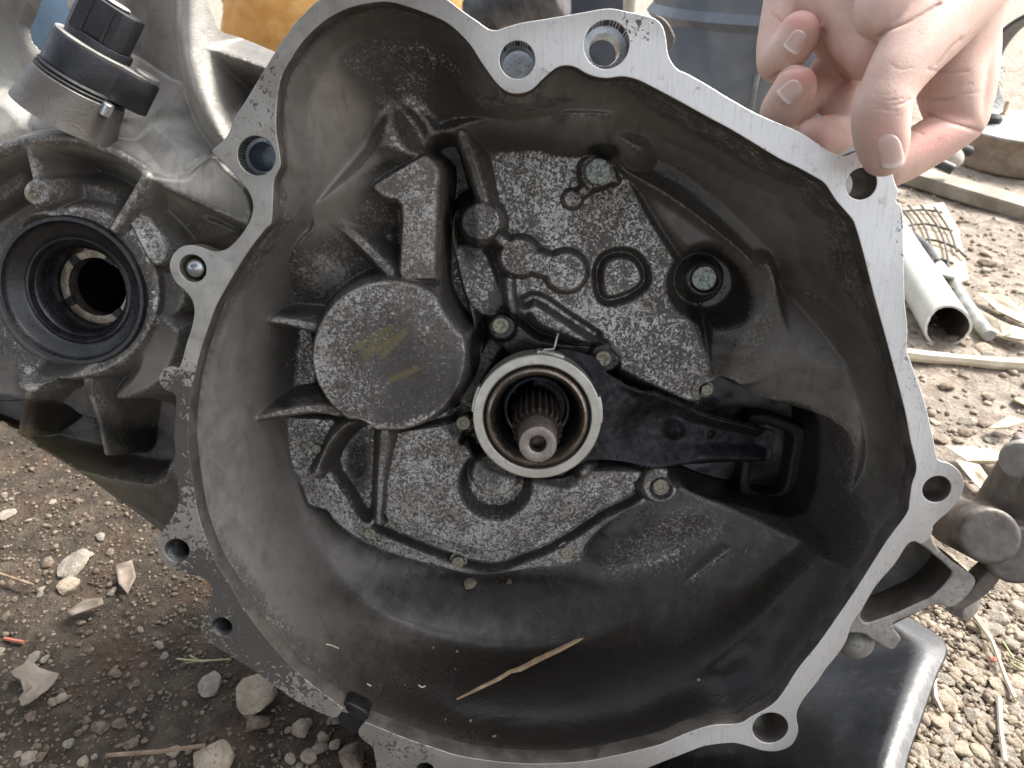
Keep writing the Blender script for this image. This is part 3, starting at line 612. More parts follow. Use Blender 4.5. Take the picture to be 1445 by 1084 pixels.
# outer shell of the bell (closes the casting behind the bowl)
oc = px2g(smooth_poly(INN + [(500,1010)] + INN2, 2), 0.0); cen = np.array([c2_mm[:, 0].mean(), c2_mm[:, 1].mean()])
lv = [(-8.5, 1.0, 5), (-40, .99, 5), (-95, .97, 4), (-122, .9, 0), (-128, .4, 0)]
vs, fs = [], []; n = len(oc)
for z, k, off in lv:
    for p in oc:
        q = cen + (p - cen) * k; q = q + (q - cen) / np.linalg.norm(q - cen) * off; vs.append((q[0] / 1000, q[1] / 1000, z / 1000))
for L in range(len(lv) - 1):
    for k in range(n): fs.append((L * n + k, L * n + (k + 1) % n, (L + 1) * n + (k + 1) % n, (L + 1) * n + k))
fs.append(tuple((len(lv) - 1) * n + k for k in range(n)))
gp(mesh_obj('housing_shell', vs, fs, M['outer_cast'], GROOT))
# ------------------------------------------------------------------ bearing, shaft, fork, bolts
AX = gv(758, 590, -38); AX = Vector((AX.x, AX.y, 0))
def lat(name, prof, mat, parent=GROOT, seg=96, at=AX):
    bm = lathe_bm([(r / 1000, z / 1000) for r, z in prof], seg)
    o = bm_obj(name, bm, mat, parent, sharp=40)
    if parent is GROOT: gp(o, at)
    return o
bearing = lat('release_bearing', [(27, -54), (29.3, -53), (29.6, -50), (29.6, -38.7), (29.5, -38.25), (29.15, -38.0), (28.8, -38), (25.7, -38), (25.3, -38), (24.9, -38.3), (24.8, -40), (24.4, -43.5)], M['bearing_steel'])
lat('bearing_seal', [(24.7, -42), (23.2, -42), (23.1, -44)], M['black_rubber'], bearing)
lat('bearing_race', [(23.7, -43), (23.8, -40), (23.5, -38.2), (22.8, -37.2), (21.9, -36.9), (20.9, -37.3), (20.1, -38.6), (19.7, -41), (19.2, -44), (19.0, -52)], M['race'], bearing)
lat('bearing_bore', [(19.1, -43), (18.0, -46), (17.6, -52), (16.8, -60), (16.4, -75)], M['greasy_black'], bearing)
# spring clip and shield tabs on the bearing's edge
def clip_bm(pts, r): return tube_bm([Vector(p) / 1000 for p in pts], r / 1000, 8)
ca = [(2, 29.9, -42), (3.5, 31.5, -41), (7.5, 31.8, -41), (8.2, 33.5, -42), (9.0, 36.5, -44), (9.6, 38.0, -46)]
bm_obj('spring_clip', clip_bm(ca, .55), M['bearing_steel'], bearing)
for a0 in (math.radians(5), math.radians(165), math.radians(78)):
    bm = bmesh.new()
    vv = []
    for k in range(7):
        a = a0 + (k - 3) * .07
        for r, z in ((29.5, -50), (30.6, -49), (30.6, -43), (29.5, -42.5)): vv.append(bm.verts.new((r * math.cos(a) / 1000, r * math.sin(a) / 1000, z / 1000)))
    for k in range(6):
        for q in range(3): bm.faces.new((vv[k * 4 + q], vv[k * 4 + q + 1], vv[k * 4 + 4 + q + 1], vv[k * 4 + 4 + q]))
    bm.faces.new(vv[:4]); bm.faces.new(vv[-4:])
    bm_obj('shield_tab', bm, M['bearing_steel'], bearing)
lat('guide_tube', [(17.2, -60), (17.0, -56), (16.2, -54), (15.2, -53.4), (14.3, -53.8), (13.9, -55), (13.6, -60), (13.2, -85)], M['greasy_black'])
lat('guide_lip', [(15.9, -53.6), (15.3, -53.0), (14.5, -53.3), (14.2, -54.2)], M['blue_steel'])
# splined input shaft: grooved body, plain tip with a centre hole
bm = bmesh.new(); NS = 22; rings = []
secs = [(-85, 11.0, 9.3), (-20, 11.0, 9.3), (-17, 10.6, 9.2), (-15.2, 9.0, 8.7), (-13.5, 8.5, 8.5)]
seg = NS * 6
for z, ro, ri in secs:
    rg = []
    for k in range(seg):
        ph = (k % 6); r = ro if ph in (0, 1, 2) else ri
        a = 2 * math.pi * k / seg; rg.append(bm.verts.new((r * math.cos(a) / 1000, r * math.sin(a) / 1000, z / 1000)))
    rings.append(rg)
for a, b in zip(rings[:-1], rings[1:]):
    for k in range(seg): bm.faces.new((a[k], a[(k + 1) % seg], b[(k + 1) % seg], b[k]))
shaft = gp(bm_obj('input_shaft', bm, M['spline'], GROOT, sharp=30), AX)
lat('shaft_journal', [(8.6, -15), (8.2, -13), (8.0, -6), (7.9, 0.6), (7.6, 1.2)], M['shaft_steel'], shaft, 64)
lat('shaft_end', [(7.62, 1.15), (7.3, 1.3), (4.2, 1.3), (3.7, 1.0), (3.4, .2), (3.2, -3)], M['shaft_tip'], shaft, 64)
lat('centre_hole', [(3.42, .3), (3.1, -2.5), (2.9, -6), (0, -8)], M['shaft_steel'], shaft, 40)

# release fork: pressed black steel arm from the bearing to the window
K = Field(*(lambda a: (a[:, 0].min(), a[:, 0].max(), a[:, 1].min(), a[:, 1].max()))(px2g([(735, 480), (1100, 480), (735, 690), (1100, 690)], -58)), 0.45)
K.Z[:] = -57.0
xr = px2g([(880, 600), (1080, 600)], -58)[:, 0]; tt = np.clip((K.X - xr[0]) / (xr[1] - xr[0]), 0, 1); K.Z -= 16 * tt ** 1.5
def kz(u, z0):
    x = px2g([(u, 600)], -58)[0, 0]; return z0 - 16 * float(np.clip((x - xr[0]) / (xr[1] - xr[0]), 0, 1)) ** 1.5
K.rib([(872,543),(905,556),(960,578),(1010,592),(1070,606)], [2, 4, 4.5, 4.5, 4], [kz(u, z) for u, z in ((872,-57),(905,-53.5),(960,-51),(1010,-50.5),(1070,-51))], slope=1.6, rt=2, k=2)
K.rib([(862,650),(905,652),(960,650),(1010,647),(1070,648)], [2, 4, 5, 5, 4], [kz(u, z) for u, z in ((862,-57),(905,-54),(960,-51),(1010,-50.5),(1070,-51))], slope=1.6, rt=2, k=2)
K.disc(928, 606, 34, -66, slope=.8, rt=5, k=4, mode='min', ry=28)
K.disc(957, 608, 8, kz(957, -56), slope=1.4, rt=3, k=2); K.disc(1003, 614, 5, kz(1003, -55), slope=2, rt=2, k=1.5)
nz = blur(np.random.RandomState(5).randn(*K.Z.shape), 2.2); K.Z += nz / nz.std() * .09
fk = [(770,500),(835,503),(857,527),(883,542),(938,565),(994,586),(1063,602),(1092,612),(1090,645),(1063,653),(1035,652),(966,656),(919,659),(883,652),(828,650),(780,672),(745,600)]
Uk, Vk = g2px(K.X, K.Y, K.Z); kin = sdist(Uk, Vk, smooth_poly(fk, 3)) * .34
fork = gp(K.mesh('release_fork', kin, M['fork_steel'], GROOT))
bake(fork, [('SOLIDIFY', dict(thickness=.003, offset=-1.0))])
# dust boot round the fork's window
bo = [(1060,584),(1128,600),(1138,618),(1134,650),(1118,708),(1105,716),(1046,706),(1050,640)]; bi = [(1070,600),(1112,610),(1119,622),(1114,650),(1103,694),(1060,690),(1062,640)]
gp(prism_obj('dust_boot', [px2g(smooth_poly(bo, 3), -86), px2g(smooth_poly(bi, 3), -86)], -85, 14, 1.6, M['black_rubber'], GROOT, res=3))

def bolt_mesh(name, r, h, style, mat):
    """bolt head seen end on: washer face, crowned head, drive recess or forged marks"""
    bm = bmesh.new()
    if style == 'flat':
        lathe_bm([(r * 1.25, -h), (r * 1.25, -h * .8), (r * 1.02, -h * .75), (r, -.0003), (r * .93, 0), (r * .5, .00015), (0, .0002)], 36, bm)
    elif style == 'hex':
        lathe_bm([(r * 1.3, -h), (r * 1.3, -h * .6), (r * 1.0, -h * .55)], 36, bm); rg = []
        for rr, z in ((r * .98, -h * .55), (r * .98, -.0004), (r * .85, 0), (r * .45, 0), (r * .40, -.0006), (r * .01, -.0007)):
            rg.append([bm.verts.new((rr * (1 if i % 2 == 0 else .93) * math.cos(math.pi * i / 6), rr * (1 if i % 2 == 0 else .93) * math.sin(math.pi * i / 6), z)) for i in range(12)])
        for a, b in zip(rg[:-1], rg[1:]):
            for i in range(12): bm.faces.new((a[i], a[(i + 1) % 12], b[(i + 1) % 12], b[i]))
    elif style == 'slot':
        rg = []
        for rr, z in ((r, -h), (r, -.0004), (r * .88, 0), (r * .55, 0)): rg.append([bm.verts.new((rr * math.cos(math.pi * i / 12), rr * math.sin(math.pi * i / 12), z)) for i in range(24)])
        rg.append([bm.verts.new((r * (.5 if i % 4 < 2 else .30) * math.cos(math.pi * i / 12), r * (.5 if i % 4 < 2 else .30) * math.sin(math.pi * i / 12), 0 - .0005)) for i in range(24)])
        for a, b in zip(rg[:-1], rg[1:]):
            for i in range(24): bm.faces.new((a[i], a[(i + 1) % 24], b[(i + 1) % 24], b[i]))
        bm.faces.new(rg[-1])
    bmesh.ops.recalc_face_normals(bm, faces=bm.faces)
    me = bpy.data.meshes.new(name); bm.to_mesh(me); bm.free(); me.shade_smooth(); me.set_sharp_from_angle(angle=math.radians(32)); me.materials.append(mat); return me
b_flat = bolt_mesh('bolt', .0058, .012, 'flat', M['zinc']); b_hex = bolt_mesh('bolt', .0042, .006, 'hex', M['screw']); b_slot = bolt_mesh('bolt', .0040, .006, 'slot', M['screw'])
for me, u, v, z, s in ((b_flat, 844.5, 242, -56.5, 1.0), (b_flat, 994, 393, -59, .98), (b_slot, 706, 460, -63, 1.0), (b_slot, 851, 507, -63, .98), (b_slot, 654, 597.5, -65, .9), (b_hex, 998, 551, -64.5, .72),
                       (b_hex, 932, 687, -61, .95), (b_slot, 521, 754, -68.5, .78), (b_hex, 646, 795, -69.5, .85), (b_hex, 800, 781, -70, .9), (b_slot, 446, 634, -68, .62)):
    g_ = gv(u, v, z) * 1000; zs = F.Z[np.searchsorted(F.ys, g_.y) - 1:np.searchsorted(F.ys, g_.y) + 2, np.searchsorted(F.xs, g_.x) - 1:np.searchsorted(F.xs, g_.x) + 2].mean(); z = max(z, zs + 1.5)
    o = bpy.data.objects.new('bolt', me); link(o, GROOT); gp(o, gv(u, v, z)); o.scale = (s, s, s)
    o.rotation_euler = (RND.uniform(-.05, .05), RND.uniform(-.05, .05), RND.uniform(0, 6))

# ------------------------------------------------------------------ differential side of the case, left of the bell
a = px2g([(-90, -90), (420, -90), (-90, 800), (420, 800)], -60)
D = Field(a[:, 0].min(), a[:, 0].max(), a[:, 1].min(), a[:, 1].max(), 0.45); D.Z[:] = -66.0
# top left lumps and pale web behind the sensor
D.poly([(-80,-80),(40,-80),(62,0),(42,40),(60,90),(30,125),(-20,140),(-80,120)], -44, slope=1.5, rt=5, k=6, tilt=(.2, .1))
D.poly([(-80,130),(-10,132),(20,150),(48,180),(60,190),(20,202),(-20,215),(-80,230)], -30, slope=1.6, rt=5, k=4, tilt=(0, -.3))
D.poly([(28,172),(48,98),(75,95),(135,150),(170,172),(150,190),(100,188),(50,190)], -24, slope=2, rt=4, k=3, tilt=(.25, -.35))
D.poly([(100,192),(150,170),(190,152),(222,178),(262,202),(296,222),(270,248),(240,248),(180,218)], -26, slope=2, rt=3, k=2.5, tilt=(.1, -.85))
D.rib([(262,-60),(262,40),(268,92),(284,140),(302,178),(320,206)], [21,21,20,19,17,14], [-14,-14,-14,-14,-13,-12], slope=2.6, rt=5, k=3)
D.rib([(285,66),(320,78),(350,88),(385,101)], 7, [-20,-20,-19,-18], slope=2.2, rt=3, k=3)
# differential housing: arch wall, hub, ribs, pads
D.poly([(-80,238),(0,210),(60,198),(110,200),(165,220),(225,256),(270,252),(300,222),(340,262),(356,300),(350,320),(300,345),(262,380),(258,440),(245,520),(150,620),(60,620),(-80,560)], -47, slope=2.5, rt=2.5, k=3)
D.rib([(-60,235),(0,208),(40,199),(80,195),(120,200),(160,215),(195,235),(225,251),(262,256),(285,240),(300,226)], [7,7,7,7,7,7,8,9,10,10,8], -13, slope=4, rt=1.5, k=2)
D.poly([(206,250),(240,252),(268,250),(299,217),(318,235),(345,262),(357,292),(352,318),(338,316),(300,300),(262,282),(232,268)], -12, slope=4, rt=1.5, k=2)
D.poly([(218,276),(262,290),(330,318),(335,335),(290,345),(250,350),(232,318)], -33, slope=2, rt=3, k=3, tilt=(.1, .4))
D.disc(100, 412, 129, -21, slope=4, rt=2, k=2.5)
D.rib([(204,250),(184,285),(160,322)], 9, [-11,-13,-16], slope=4, rt=2, k=2)
D.rib([(37,200),(44,230),(52,262)], 7, -13, slope=4, rt=1.5, k=2); D.disc(52, 271, 21, -13, slope=5, rt=1, k=1.5)
D.poly([(82,258),(120,256),(165,272),(158,298),(115,290),(76,285)], -30, slope=3, rt=2, k=2)
D.poly([(-60,250),(0,225),(32,230),(38,258),(0,285),(-60,320)], -34, slope=3, rt=2, k=2, tilt=(0, .4))
D.poly([(182,292),(203,298),(226,326),(238,352),(232,372),(214,374),(196,345),(180,312)], -19, slope=3.5, rt=1.5, k=1.5)
D.poly([(212,386),(255,380),(266,425),(240,455),(214,430)], -24, slope=4, rt=2.5, k=2)
D.poly([(214,440),(262,462),(256,500),(225,545),(165,572),(150,560),(190,520)], -26, slope=3, rt=2.5, k=3, tilt=(.2, .1))
D.poly([(-60,580),(0,596),(60,632),(150,650),(255,668),(262,770),(235,770),(165,722),(75,662),(0,615),(-60,590)], -47, slope=4, rt=3, k=3, tilt=(.05, .3))
D.poly([(-80,550),(0,556),(60,560),(112,556),(160,582),(200,575),(246,552),(256,645),(200,648),(150,634),(60,612),(0,588),(-80,565)], -70, slope=6, rt=2, k=2, mode='min')
D.rib([(118,528),(134,572),(150,640)], [7,7,6], [-21,-30,-40], slope=4, rt=1.5, k=2)
D.disc(43, 537, 20, -19, slope=6, rt=1, k=1.5); D.rib([(40,552),(33,590),(28,612)], 7, [-24,-36,-48], slope=4, rt=1.5, k=2)
D.disc(100, 412, 105, -48, slope=9, rt=.6, k=.8, mode='min')
for sg, am in ((14, .18), (5, .06)):
    nz = blur(np.random.RandomState(11).randn(*D.Z.shape), sg); D.Z += nz / nz.std() * am
keep_px = [(-80,-80),(62,-80),(60,0),(42,45),(55,70),(72,75),(86,50),(100,30),(101,-80),(290,-80),(294,0),(300,18),(309,42),(330,50),(360,61),(388,73),(404,72),(388,105),(368,138),(348,168),(342,200),(352,230),(370,262),(374,300),(360,332),(335,372),(306,420),(292,470),(276,520),(268,580),(268,650),(272,700),(268,735),(252,768),(235,756),(200,729),(165,703),(120,671),(75,643),(45,625),(0,595),(-80,560)]
SX = gv(100, 412, -19); SX = Vector((SX.x, SX.y, 0)); k_ = mm_per_px(100, 412, -19)
Ud, Vd = g2px(D.X, D.Y, D.Z); kd = np.maximum(sdist(Ud, Vd, smooth_poly(keep_px, 2)) * .33, 98 * k_ - np.hypot(D.X - SX.x * 1000, D.Y - SX.y * 1000))
def c_flake(U, V):
    return .75 * inpoly(U, V, [(182,292),(203,298),(226,326),(238,352),(232,372),(214,374),(196,345),(180,312)], 4) + .5 * (np.abs(np.hypot(U - 100, V - 412) - 117) < 14) + .4 * blob(U, V, 120, 270, 60, 30) + .35 * blob(U, V, 280, 310, 60, 30) + .6 * blob(U, V, 232, 420, 26, 50) + .35 * blob(U, V, 100, 235, 60, 20) + .95 * blob(U, V, 140, 595, 9, 40, -.3) + .8 * blob(U, V, 43, 537, 20) + .5 * blob(U, V, 52, 271, 20) + .3 * blob(U, V, 20, 260, 40, 40)
def c_cavity(U, V):  # darkens the lower cavities and pad edges
    return .9 * blob(U, V, 80, 590, 75, 30, .15) + .85 * blob(U, V, 5, 575, 26, 18, .3) + .7 * blob(U, V, 210, 622, 50, 26) + .2 * blob(U, V, 220, 580, 60, 30) + .25 * blob(U, V, 300, 335, 50, 16, -.2) + .4 * blob(U, V, 270, 440, 14, 40) 
def c_dust_lit(U, V):  # pale casting, with the sky-lit strip and rib painted lighter
    return 1.1 * blob(U, V, 215, 205, 110, 40, .4) + 1.1 * blob(U, V, 270, 90, 45, 150) + .45 * blob(U, V, 290, 270, 80, 40) + .3 * blob(U, V, 220, 510, 60, 50) + 1.0 * blob(U, V, 0, 140, 90, 80) + .35 * inpoly(U, V, [(-60,215),(40,185),(120,190),(225,240),(270,256),(220,262),(120,215),(40,215),(-60,260)], 6)
def c_dark(U, V):  # darkens the web, pockets and lower body
    return .4 * blob(U, V, 215, 60, 40, 120) + .5 * blob(U, V, 310, 150, 30, 60) + .6 * blob(U, V, 200, 650, 130, 60, .5) + .45 * blob(U, V, 240, 320, 60, 20, .4) + .35 * blob(U, V, 130, 235, 70, 16, .2)
def c_tint(U, V):
    return .9 * blob(U, V, 90, 645, 110, 26, .55) + .5 * blob(U, V, 20, 605, 40, 14, .4) + 1.2 * blob(U, V, 42, 279, 8, 10) + .7 * blob(U, V, 46, 310, 5) + .25 * blob(U, V, 280, 300, 50, 30)
D.rub = (.6, .3)
case = gp(D.mesh('differential_case', kd, M['case'], GROOT, dict(flake=c_flake, oil_shade=c_cavity, dust=c_dust_lit, soot_shade=c_dark, tint=c_tint)))
# axle seal
SX = gv(100, 412, -19); SX = Vector((SX.x, SX.y, 0))
k_ = mm_per_px(100, 412, -19)
seal = lat('axle_seal', [(105 * k_, -24), (104 * k_, -19.5), (102 * k_, -18.6), (97 * k_, -18.6), (95 * k_, -20), (92 * k_, -21.5), (80 * k_, -23), (76 * k_, -24.5), (74 * k_, -24), (71 * k_, -24.3), (69 * k_, -26.5), (66 * k_, -26), (63 * k_, -27), (61 * k_, -30), (59 * k_, -29.5), (57 * k_, -31), (56 * k_, -37), (58 * k_, -44)], M['seal_rubber'], seg=110, at=SX)
lat('seal_spring', [(60.5 * k_, -30.5), (59.3 * k_, -29.9), (58 * k_, -30.8)], M['greasy_black'], seal)
bush = lat('axle_bushing', [(56 * k_, -42), (55.5 * k_, -39), (54 * k_, -38.5), (43 * k_, -38.8), (42 * k_, -39.6), (41.5 * k_, -45)], M['bronze'], seal)
lat('axle_bore', [(41.6 * k_, -44.5), (44 * k_, -46), (44 * k_, -95), (0, -96)], M['dark_void'], seal)
for a0 in (1.0, 2.2, 3.6, 5.3):                     # oil notches across the bushing lip
    c = Vector((math.cos(a0), math.sin(a0), 0)); t = Vector((-c.y, c.x, 0)); bm = bmesh.new()
    r0, r1 = 42 * k_ / 1000, 53 * k_ / 1000; hw = .0022
    ring = []
    for z in (-.0418, -.0380):
        ring.append([bm.verts.new(c * r + t * w + Vector((0, 0, z))) for r, w in ((r0, -hw), (r1, -hw * .8), (r1 * 1.01, 0), (r1, hw * .8), (r0, hw))])
    for i in range(5): bm.faces.new((ring[0][i], ring[0][(i + 1) % 5], ring[1][(i + 1) % 5], ring[1][i]))
    bm.faces.new(ring[1])
    bm_obj('bushing_notch', bm, M['greasy_black'], seal)
# ------------------------------------------------------------------ black sensor on its boss
def axes_from(zv, xv):
    z = Vector(zv).normalized(); y = z.cross(Vector(xv)).normalized(); x = y.cross(z); return Matrix((x, y, z)).transposed()
def cam_dir_g(x, y, z): return Vector((x, y, z)) @ G_CAM           # camera-axes direction -> gearbox axes
SZ = cam_dir_g(.58, .85, .25).normalized(); SXv = cam_dir_g(.726, -.428, -.23)
SR = axes_from(SZ, SXv)                                              # x along the long side (towards the ear), z up the sensor
s0 = gv(117, 112, -14); mm = mm_per_px(136, 122, -14) / 1000
SM = Matrix.Translation(s0) @ SR.to_4x4()
def sens(name, bm, mat, parent, sharp=35):
    bmesh.ops.transform(bm, matrix=SM, verts=bm.verts); o = bm_obj(name, bm, mat, parent, sharp=sharp)
    if parent is GROOT: gp(o)
    return o
def ext_bm(loop, z0, z1, bev, bm=None):
    """vertical prism of a closed loop (x, y) with softened upper and lower edges"""
    bm = bm or bmesh.new(); L = np.asarray(loop, float); c = L.mean(0); rg = []
    for z, o in ((z0, bev), (z0 + bev, 0), (z1 - bev, 0), (z1 - bev * .3, bev * .3), (z1, bev)):
        d = L - c; q = c + d * (1 - o / np.maximum(np.linalg.norm(d, axis=1), 1e-9))[:, None]
        rg.append([bm.verts.new((x, y, z)) for x, y in q])
    for a, b in zip(rg[:-1], rg[1:]):
        for i in range(len(L)): bm.faces.new((a[i], a[(i + 1) % len(L)], b[(i + 1) % len(L)], b[i]))
    bm.faces.new(rg[0][::-1]); bm.faces.new(rg[-1]); return bm
R_ = 56 * mm
body = [(R_ * math.cos(a), R_ * .9 * math.sin(a)) for a in np.linspace(math.radians(38), math.radians(322), 40)]
ear = [(R_ * .86, -R_ * .52), (R_ * 1.25, -R_ * .40), (R_ * 1.52, -R_ * .22), (R_ * 1.62, 0), (R_ * 1.52, R_ * .22), (R_ * 1.25, R_ * .40), (R_ * .86, R_ * .52)]
sensor = sens('speed_sensor', ext_bm(body + ear, 0, 46 * mm, 2.2 * mm), M['sensor_plastic'], GROOT)
sens('sensor_ring', lathe_bm([(R_ * 1.04, -9 * mm), (R_ * 1.06, -5 * mm), (R_ * 1.0, -3 * mm), (R_ * 1.03, 0), (R_ * .98, 3 * mm)], 48), M['black_rubber'], sensor)
dust_b = [(x * .97, y * .97) for x, y in body + ear]
sens('sensor_lid', ext_bm(dust_b, 46.2 * mm, 49 * mm, .8 * mm), M['sensor_dust'], sensor)
sens('connector_collar', ext_bm([(R_ * .80 * math.cos(a), R_ * .60 * math.sin(a)) for a in np.linspace(0, 2 * math.pi, 33)[:-1]], 48 * mm, 60 * mm, 2 * mm), M['sensor_plastic'], sensor)
cb = [(-.70, -.36), (-.58, -.50), (.40, -.50), (.62, -.30), (.66, .2), (.52, .46), (-.56, .46), (-.70, .34)]
cx = [(x * R_, y * R_) for x, y in cb]
con = sens('connector', ext_bm(cx, 58 * mm, 110 * mm, 3 * mm), M['sensor_plastic'], sensor)
for x, y0, y1 in ((.20, -.53, -.46), (-.3, -.53, -.46)):
    bm = bmesh.new(); bmesh.ops.create_cube(bm, size=1.0, matrix=Matrix.Translation((x * R_, -.51 * R_, 84 * mm)) @ Matrix.Diagonal((3 * mm, 3 * mm, 46 * mm, 1)))
    sens('connector_rib', bm, M['sensor_plastic'], con)
bm = lathe_bm([(0, 110.4 * mm), (.3 * R_, 110.4 * mm), (.34 * R_, 113 * mm), (.30 * R_, 114.5 * mm), (0, 114.5 * mm)], 8); sens('connector_lip', bm, M['sensor_dust'], con)
bm = lathe_bm([(.30 * R_, 49 * mm), (.30 * R_, 53 * mm), (.26 * R_, 54.5 * mm), (.17 * R_, 54.5 * mm), (.15 * R_, 53 * mm), (0, 53 * mm)], 32)
bmesh.ops.transform(bm, matrix=Matrix.Translation((R_ * 1.27, 0, 0)), verts=bm.verts); sens('sensor_bolt', bm, M['sensor_dust'], sensor)
# tapered boss under the sensor, growing out of the case
sens('sensor_boss', lathe_bm([(R_ * 1.25, -62 * mm), (R_ * 1.18, -45 * mm), (R_ * 1.12, -22 * mm), (R_ * 1.08, -10 * mm), (R_ * 1.03, -8 * mm), (0, -8 * mm)], 56), M['case'], GROOT)
bm = lathe_bm([(8 * mm, -12 * mm), (8 * mm, 3 * mm), (6.5 * mm, 5 * mm), (0, 5 * mm)], 20)
bmesh.ops.transform(bm, matrix=Matrix.Translation((R_ * .95, -R_ * .62, -8 * mm)), verts=bm.verts); sens('locating_stud', bm, M['steel_bright'], GROOT)

# ------------------------------------------------------------------ right-hand bracket with its triangular pocket
bk = [(1262,770),(1290,742),(1316,742),(1315,757),(1325,775),(1346,793),(1375,814),(1372,832),(1352,852),(1338,858),(1322,853),(1284,869),(1259,881),(1271,899),(1267,909),(1257,917),(1234,905),(1219,895),(1201,893),(1185,893),(1215,840)]
hk = [(1279,772),(1289,765),(1301,770),(1320,785),(1338,801),(1342,812),(1317.6,839.6),(1290,853),(1263,865.5),(1227,878),(1217,875),(1215.5,864),(1237.5,826),(1263,796)]
br = gp(prism_obj('side_bracket', [px2g(smooth_poly(bk, 3), -2), px2g(smooth_poly(hk, 3), -2)], -1.6, 22, 1.0, M['bracket'], GROOT, res=3, side=M['rim_side']))  # dark side material puts the pocket walls' shade into colour
bkp = [(1205,880),(1235,820),(1275,760),(1310,760),(1350,810),(1320,850),(1240,890)]
gp(prism_obj('bracket_web', [px2g(bkp, -20)], -19, 4, .5, M['outer_cast'], GROOT))
bm = bmesh.new(); bmesh.ops.create_uvsphere(bm, u_segments=24, v_segments=14, radius=.0085, matrix=Matrix.Translation(gv(1205, 902, -14)))
gp(bm_obj('casting_boss', bm, M['bracket'], GROOT))
# rusty iron clutch-cable arm beyond the bracket: one fused casting
def fused(name, chains, mat, parent, voxel, smooth=6, blobs=(), sub=0):
    bm = bmesh.new()
    for pts, rad in chains:
        P = [Vector(p) for p in pts]
        tube_bm(P, rad, 20, bm)
        for p, r in zip(P, rad if hasattr(rad, '__len__') else [rad] * len(P)):
            bmesh.ops.create_uvsphere(bm, u_segments=20, v_segments=12, radius=r, matrix=Matrix.Translation(p))
    for p, r3, R in blobs:
        bmesh.ops.create_uvsphere(bm, u_segments=24, v_segments=14, radius=1.0, matrix=Matrix.Translation(p) @ R.to_4x4() @ Matrix.Diagonal((*r3, 1)))
    o = bm_obj(name, bm, mat, parent, sharp=None)
    return bake(o, [('REMESH', dict(mode='VOXEL', voxel_size=voxel, use_smooth_shade=True)), ('SMOOTH', dict(factor=.5, iterations=smooth))])
I3 = Matrix.Identity(3)
def cyl(bm, p0, p1, r, bev, seg=40):
    p0, p1 = Vector(p0), Vector(p1); d = p1 - p0; L = d.length
    R = d.to_track_quat('Z', 'Y').to_matrix().to_4x4()
    lathe_bm([(0, 0), (r, 0), (r, L - bev), (r - bev * .3, L - bev * .3), (r - bev, L), (0, L)], seg, bm, Matrix.Translation(p0) @ R)
bm = bmesh.new()
cyl(bm, gv(1345, 735, -42), gv(1398, 757, 2), .0118, .0015)
cyl(bm, gv(1392, 752, -34), gv(1436, 784, 1.5), .0125, .0015)
cyl(bm, gv(1398, 742, -24), gv(1472, 628, -18), .0112, .0015)
cyl(bm, gv(1430, 745, -16), gv(1480, 680, -6), .0085, .001)
arm = bm_obj('cable_arm', bm, M['rust_iron'], GROOT, sharp=None)
bake(arm, [('REMESH', dict(mode='VOXEL', voxel_size=.0007, use_smooth_shade=True)), ('SMOOTH', dict(factor=.5, iterations=7))]); gp(arm)
gp(prism_obj('arm_foot', [px2g(smooth_poly([(1340,848),(1360,838),(1385,812),(1402,800),(1412,812),(1396,834),(1372,852),(1350,862),(1338,858)], 3), -5)], -4, 9, 1.2, M['rust_iron'], GROOT))
bm = bmesh.new(); cyl(bm, gv(1352, 846, -22), gv(1374, 858, -16), .0075, .002); gp(bm_obj('arm_bolt', bm, M['bracket'], GROOT))
bm = bmesh.new(); cyl(bm, gv(1470, 628, -40), gv(1440, 652, -12), .0088, .003); gp(bm_obj('hose_stub', bm, M['sensor_dust'], GROOT))

# ------------------------------------------------------------------ black plastic sheet under the gearbox
U_ = [(1010,1080,1150,1195,1238,1280), (1000,1100,1190,1250,1296,1336), (990,1090,1180,1238,1284,1322), (960,1070,1160,1216,1262,1301), (930,1050,1140,1196,1241,1281), (900,1020,1120,1182,1230,1274)]
rows = [[(u, v, gd - q) for u, q in zip(us, (.006, .012, .023, .032, .037, .034))] for us, v, gd in zip(U_, (868, 908, 958, 1019, 1080, 1150), (.443, .427, .407, .385, .365, .345))]
g0 = np.array([[list(camw(*c)) for c in r] for r in rows])
g1 = np.array([smooth_poly(r, 6, closed=False) for r in g0]); g2 = np.array([smooth_poly(g1[:, k], 6, closed=False) for k in range(g1.shape[1])])
nx, ny = g2.shape[0], g2.shape[1]
vs = g2.reshape(-1, 3); fs = [(i * ny + j, i * ny + j + 1, (i + 1) * ny + j + 1, (i + 1) * ny + j) for i in range(nx - 1) for j in range(ny - 1)]
sheet = mesh_obj('plastic_undertray', vs, fs, M['black_plastic'])
bake(sheet, [('SOLIDIFY', dict(thickness=.003, offset=-1.0)), ('BEVEL', dict(width=.001, segments=2))])
tag(sheet, 'curved glossy black plastic sheet lying under the lower right edge of the gearbox', 'plastic sheet')

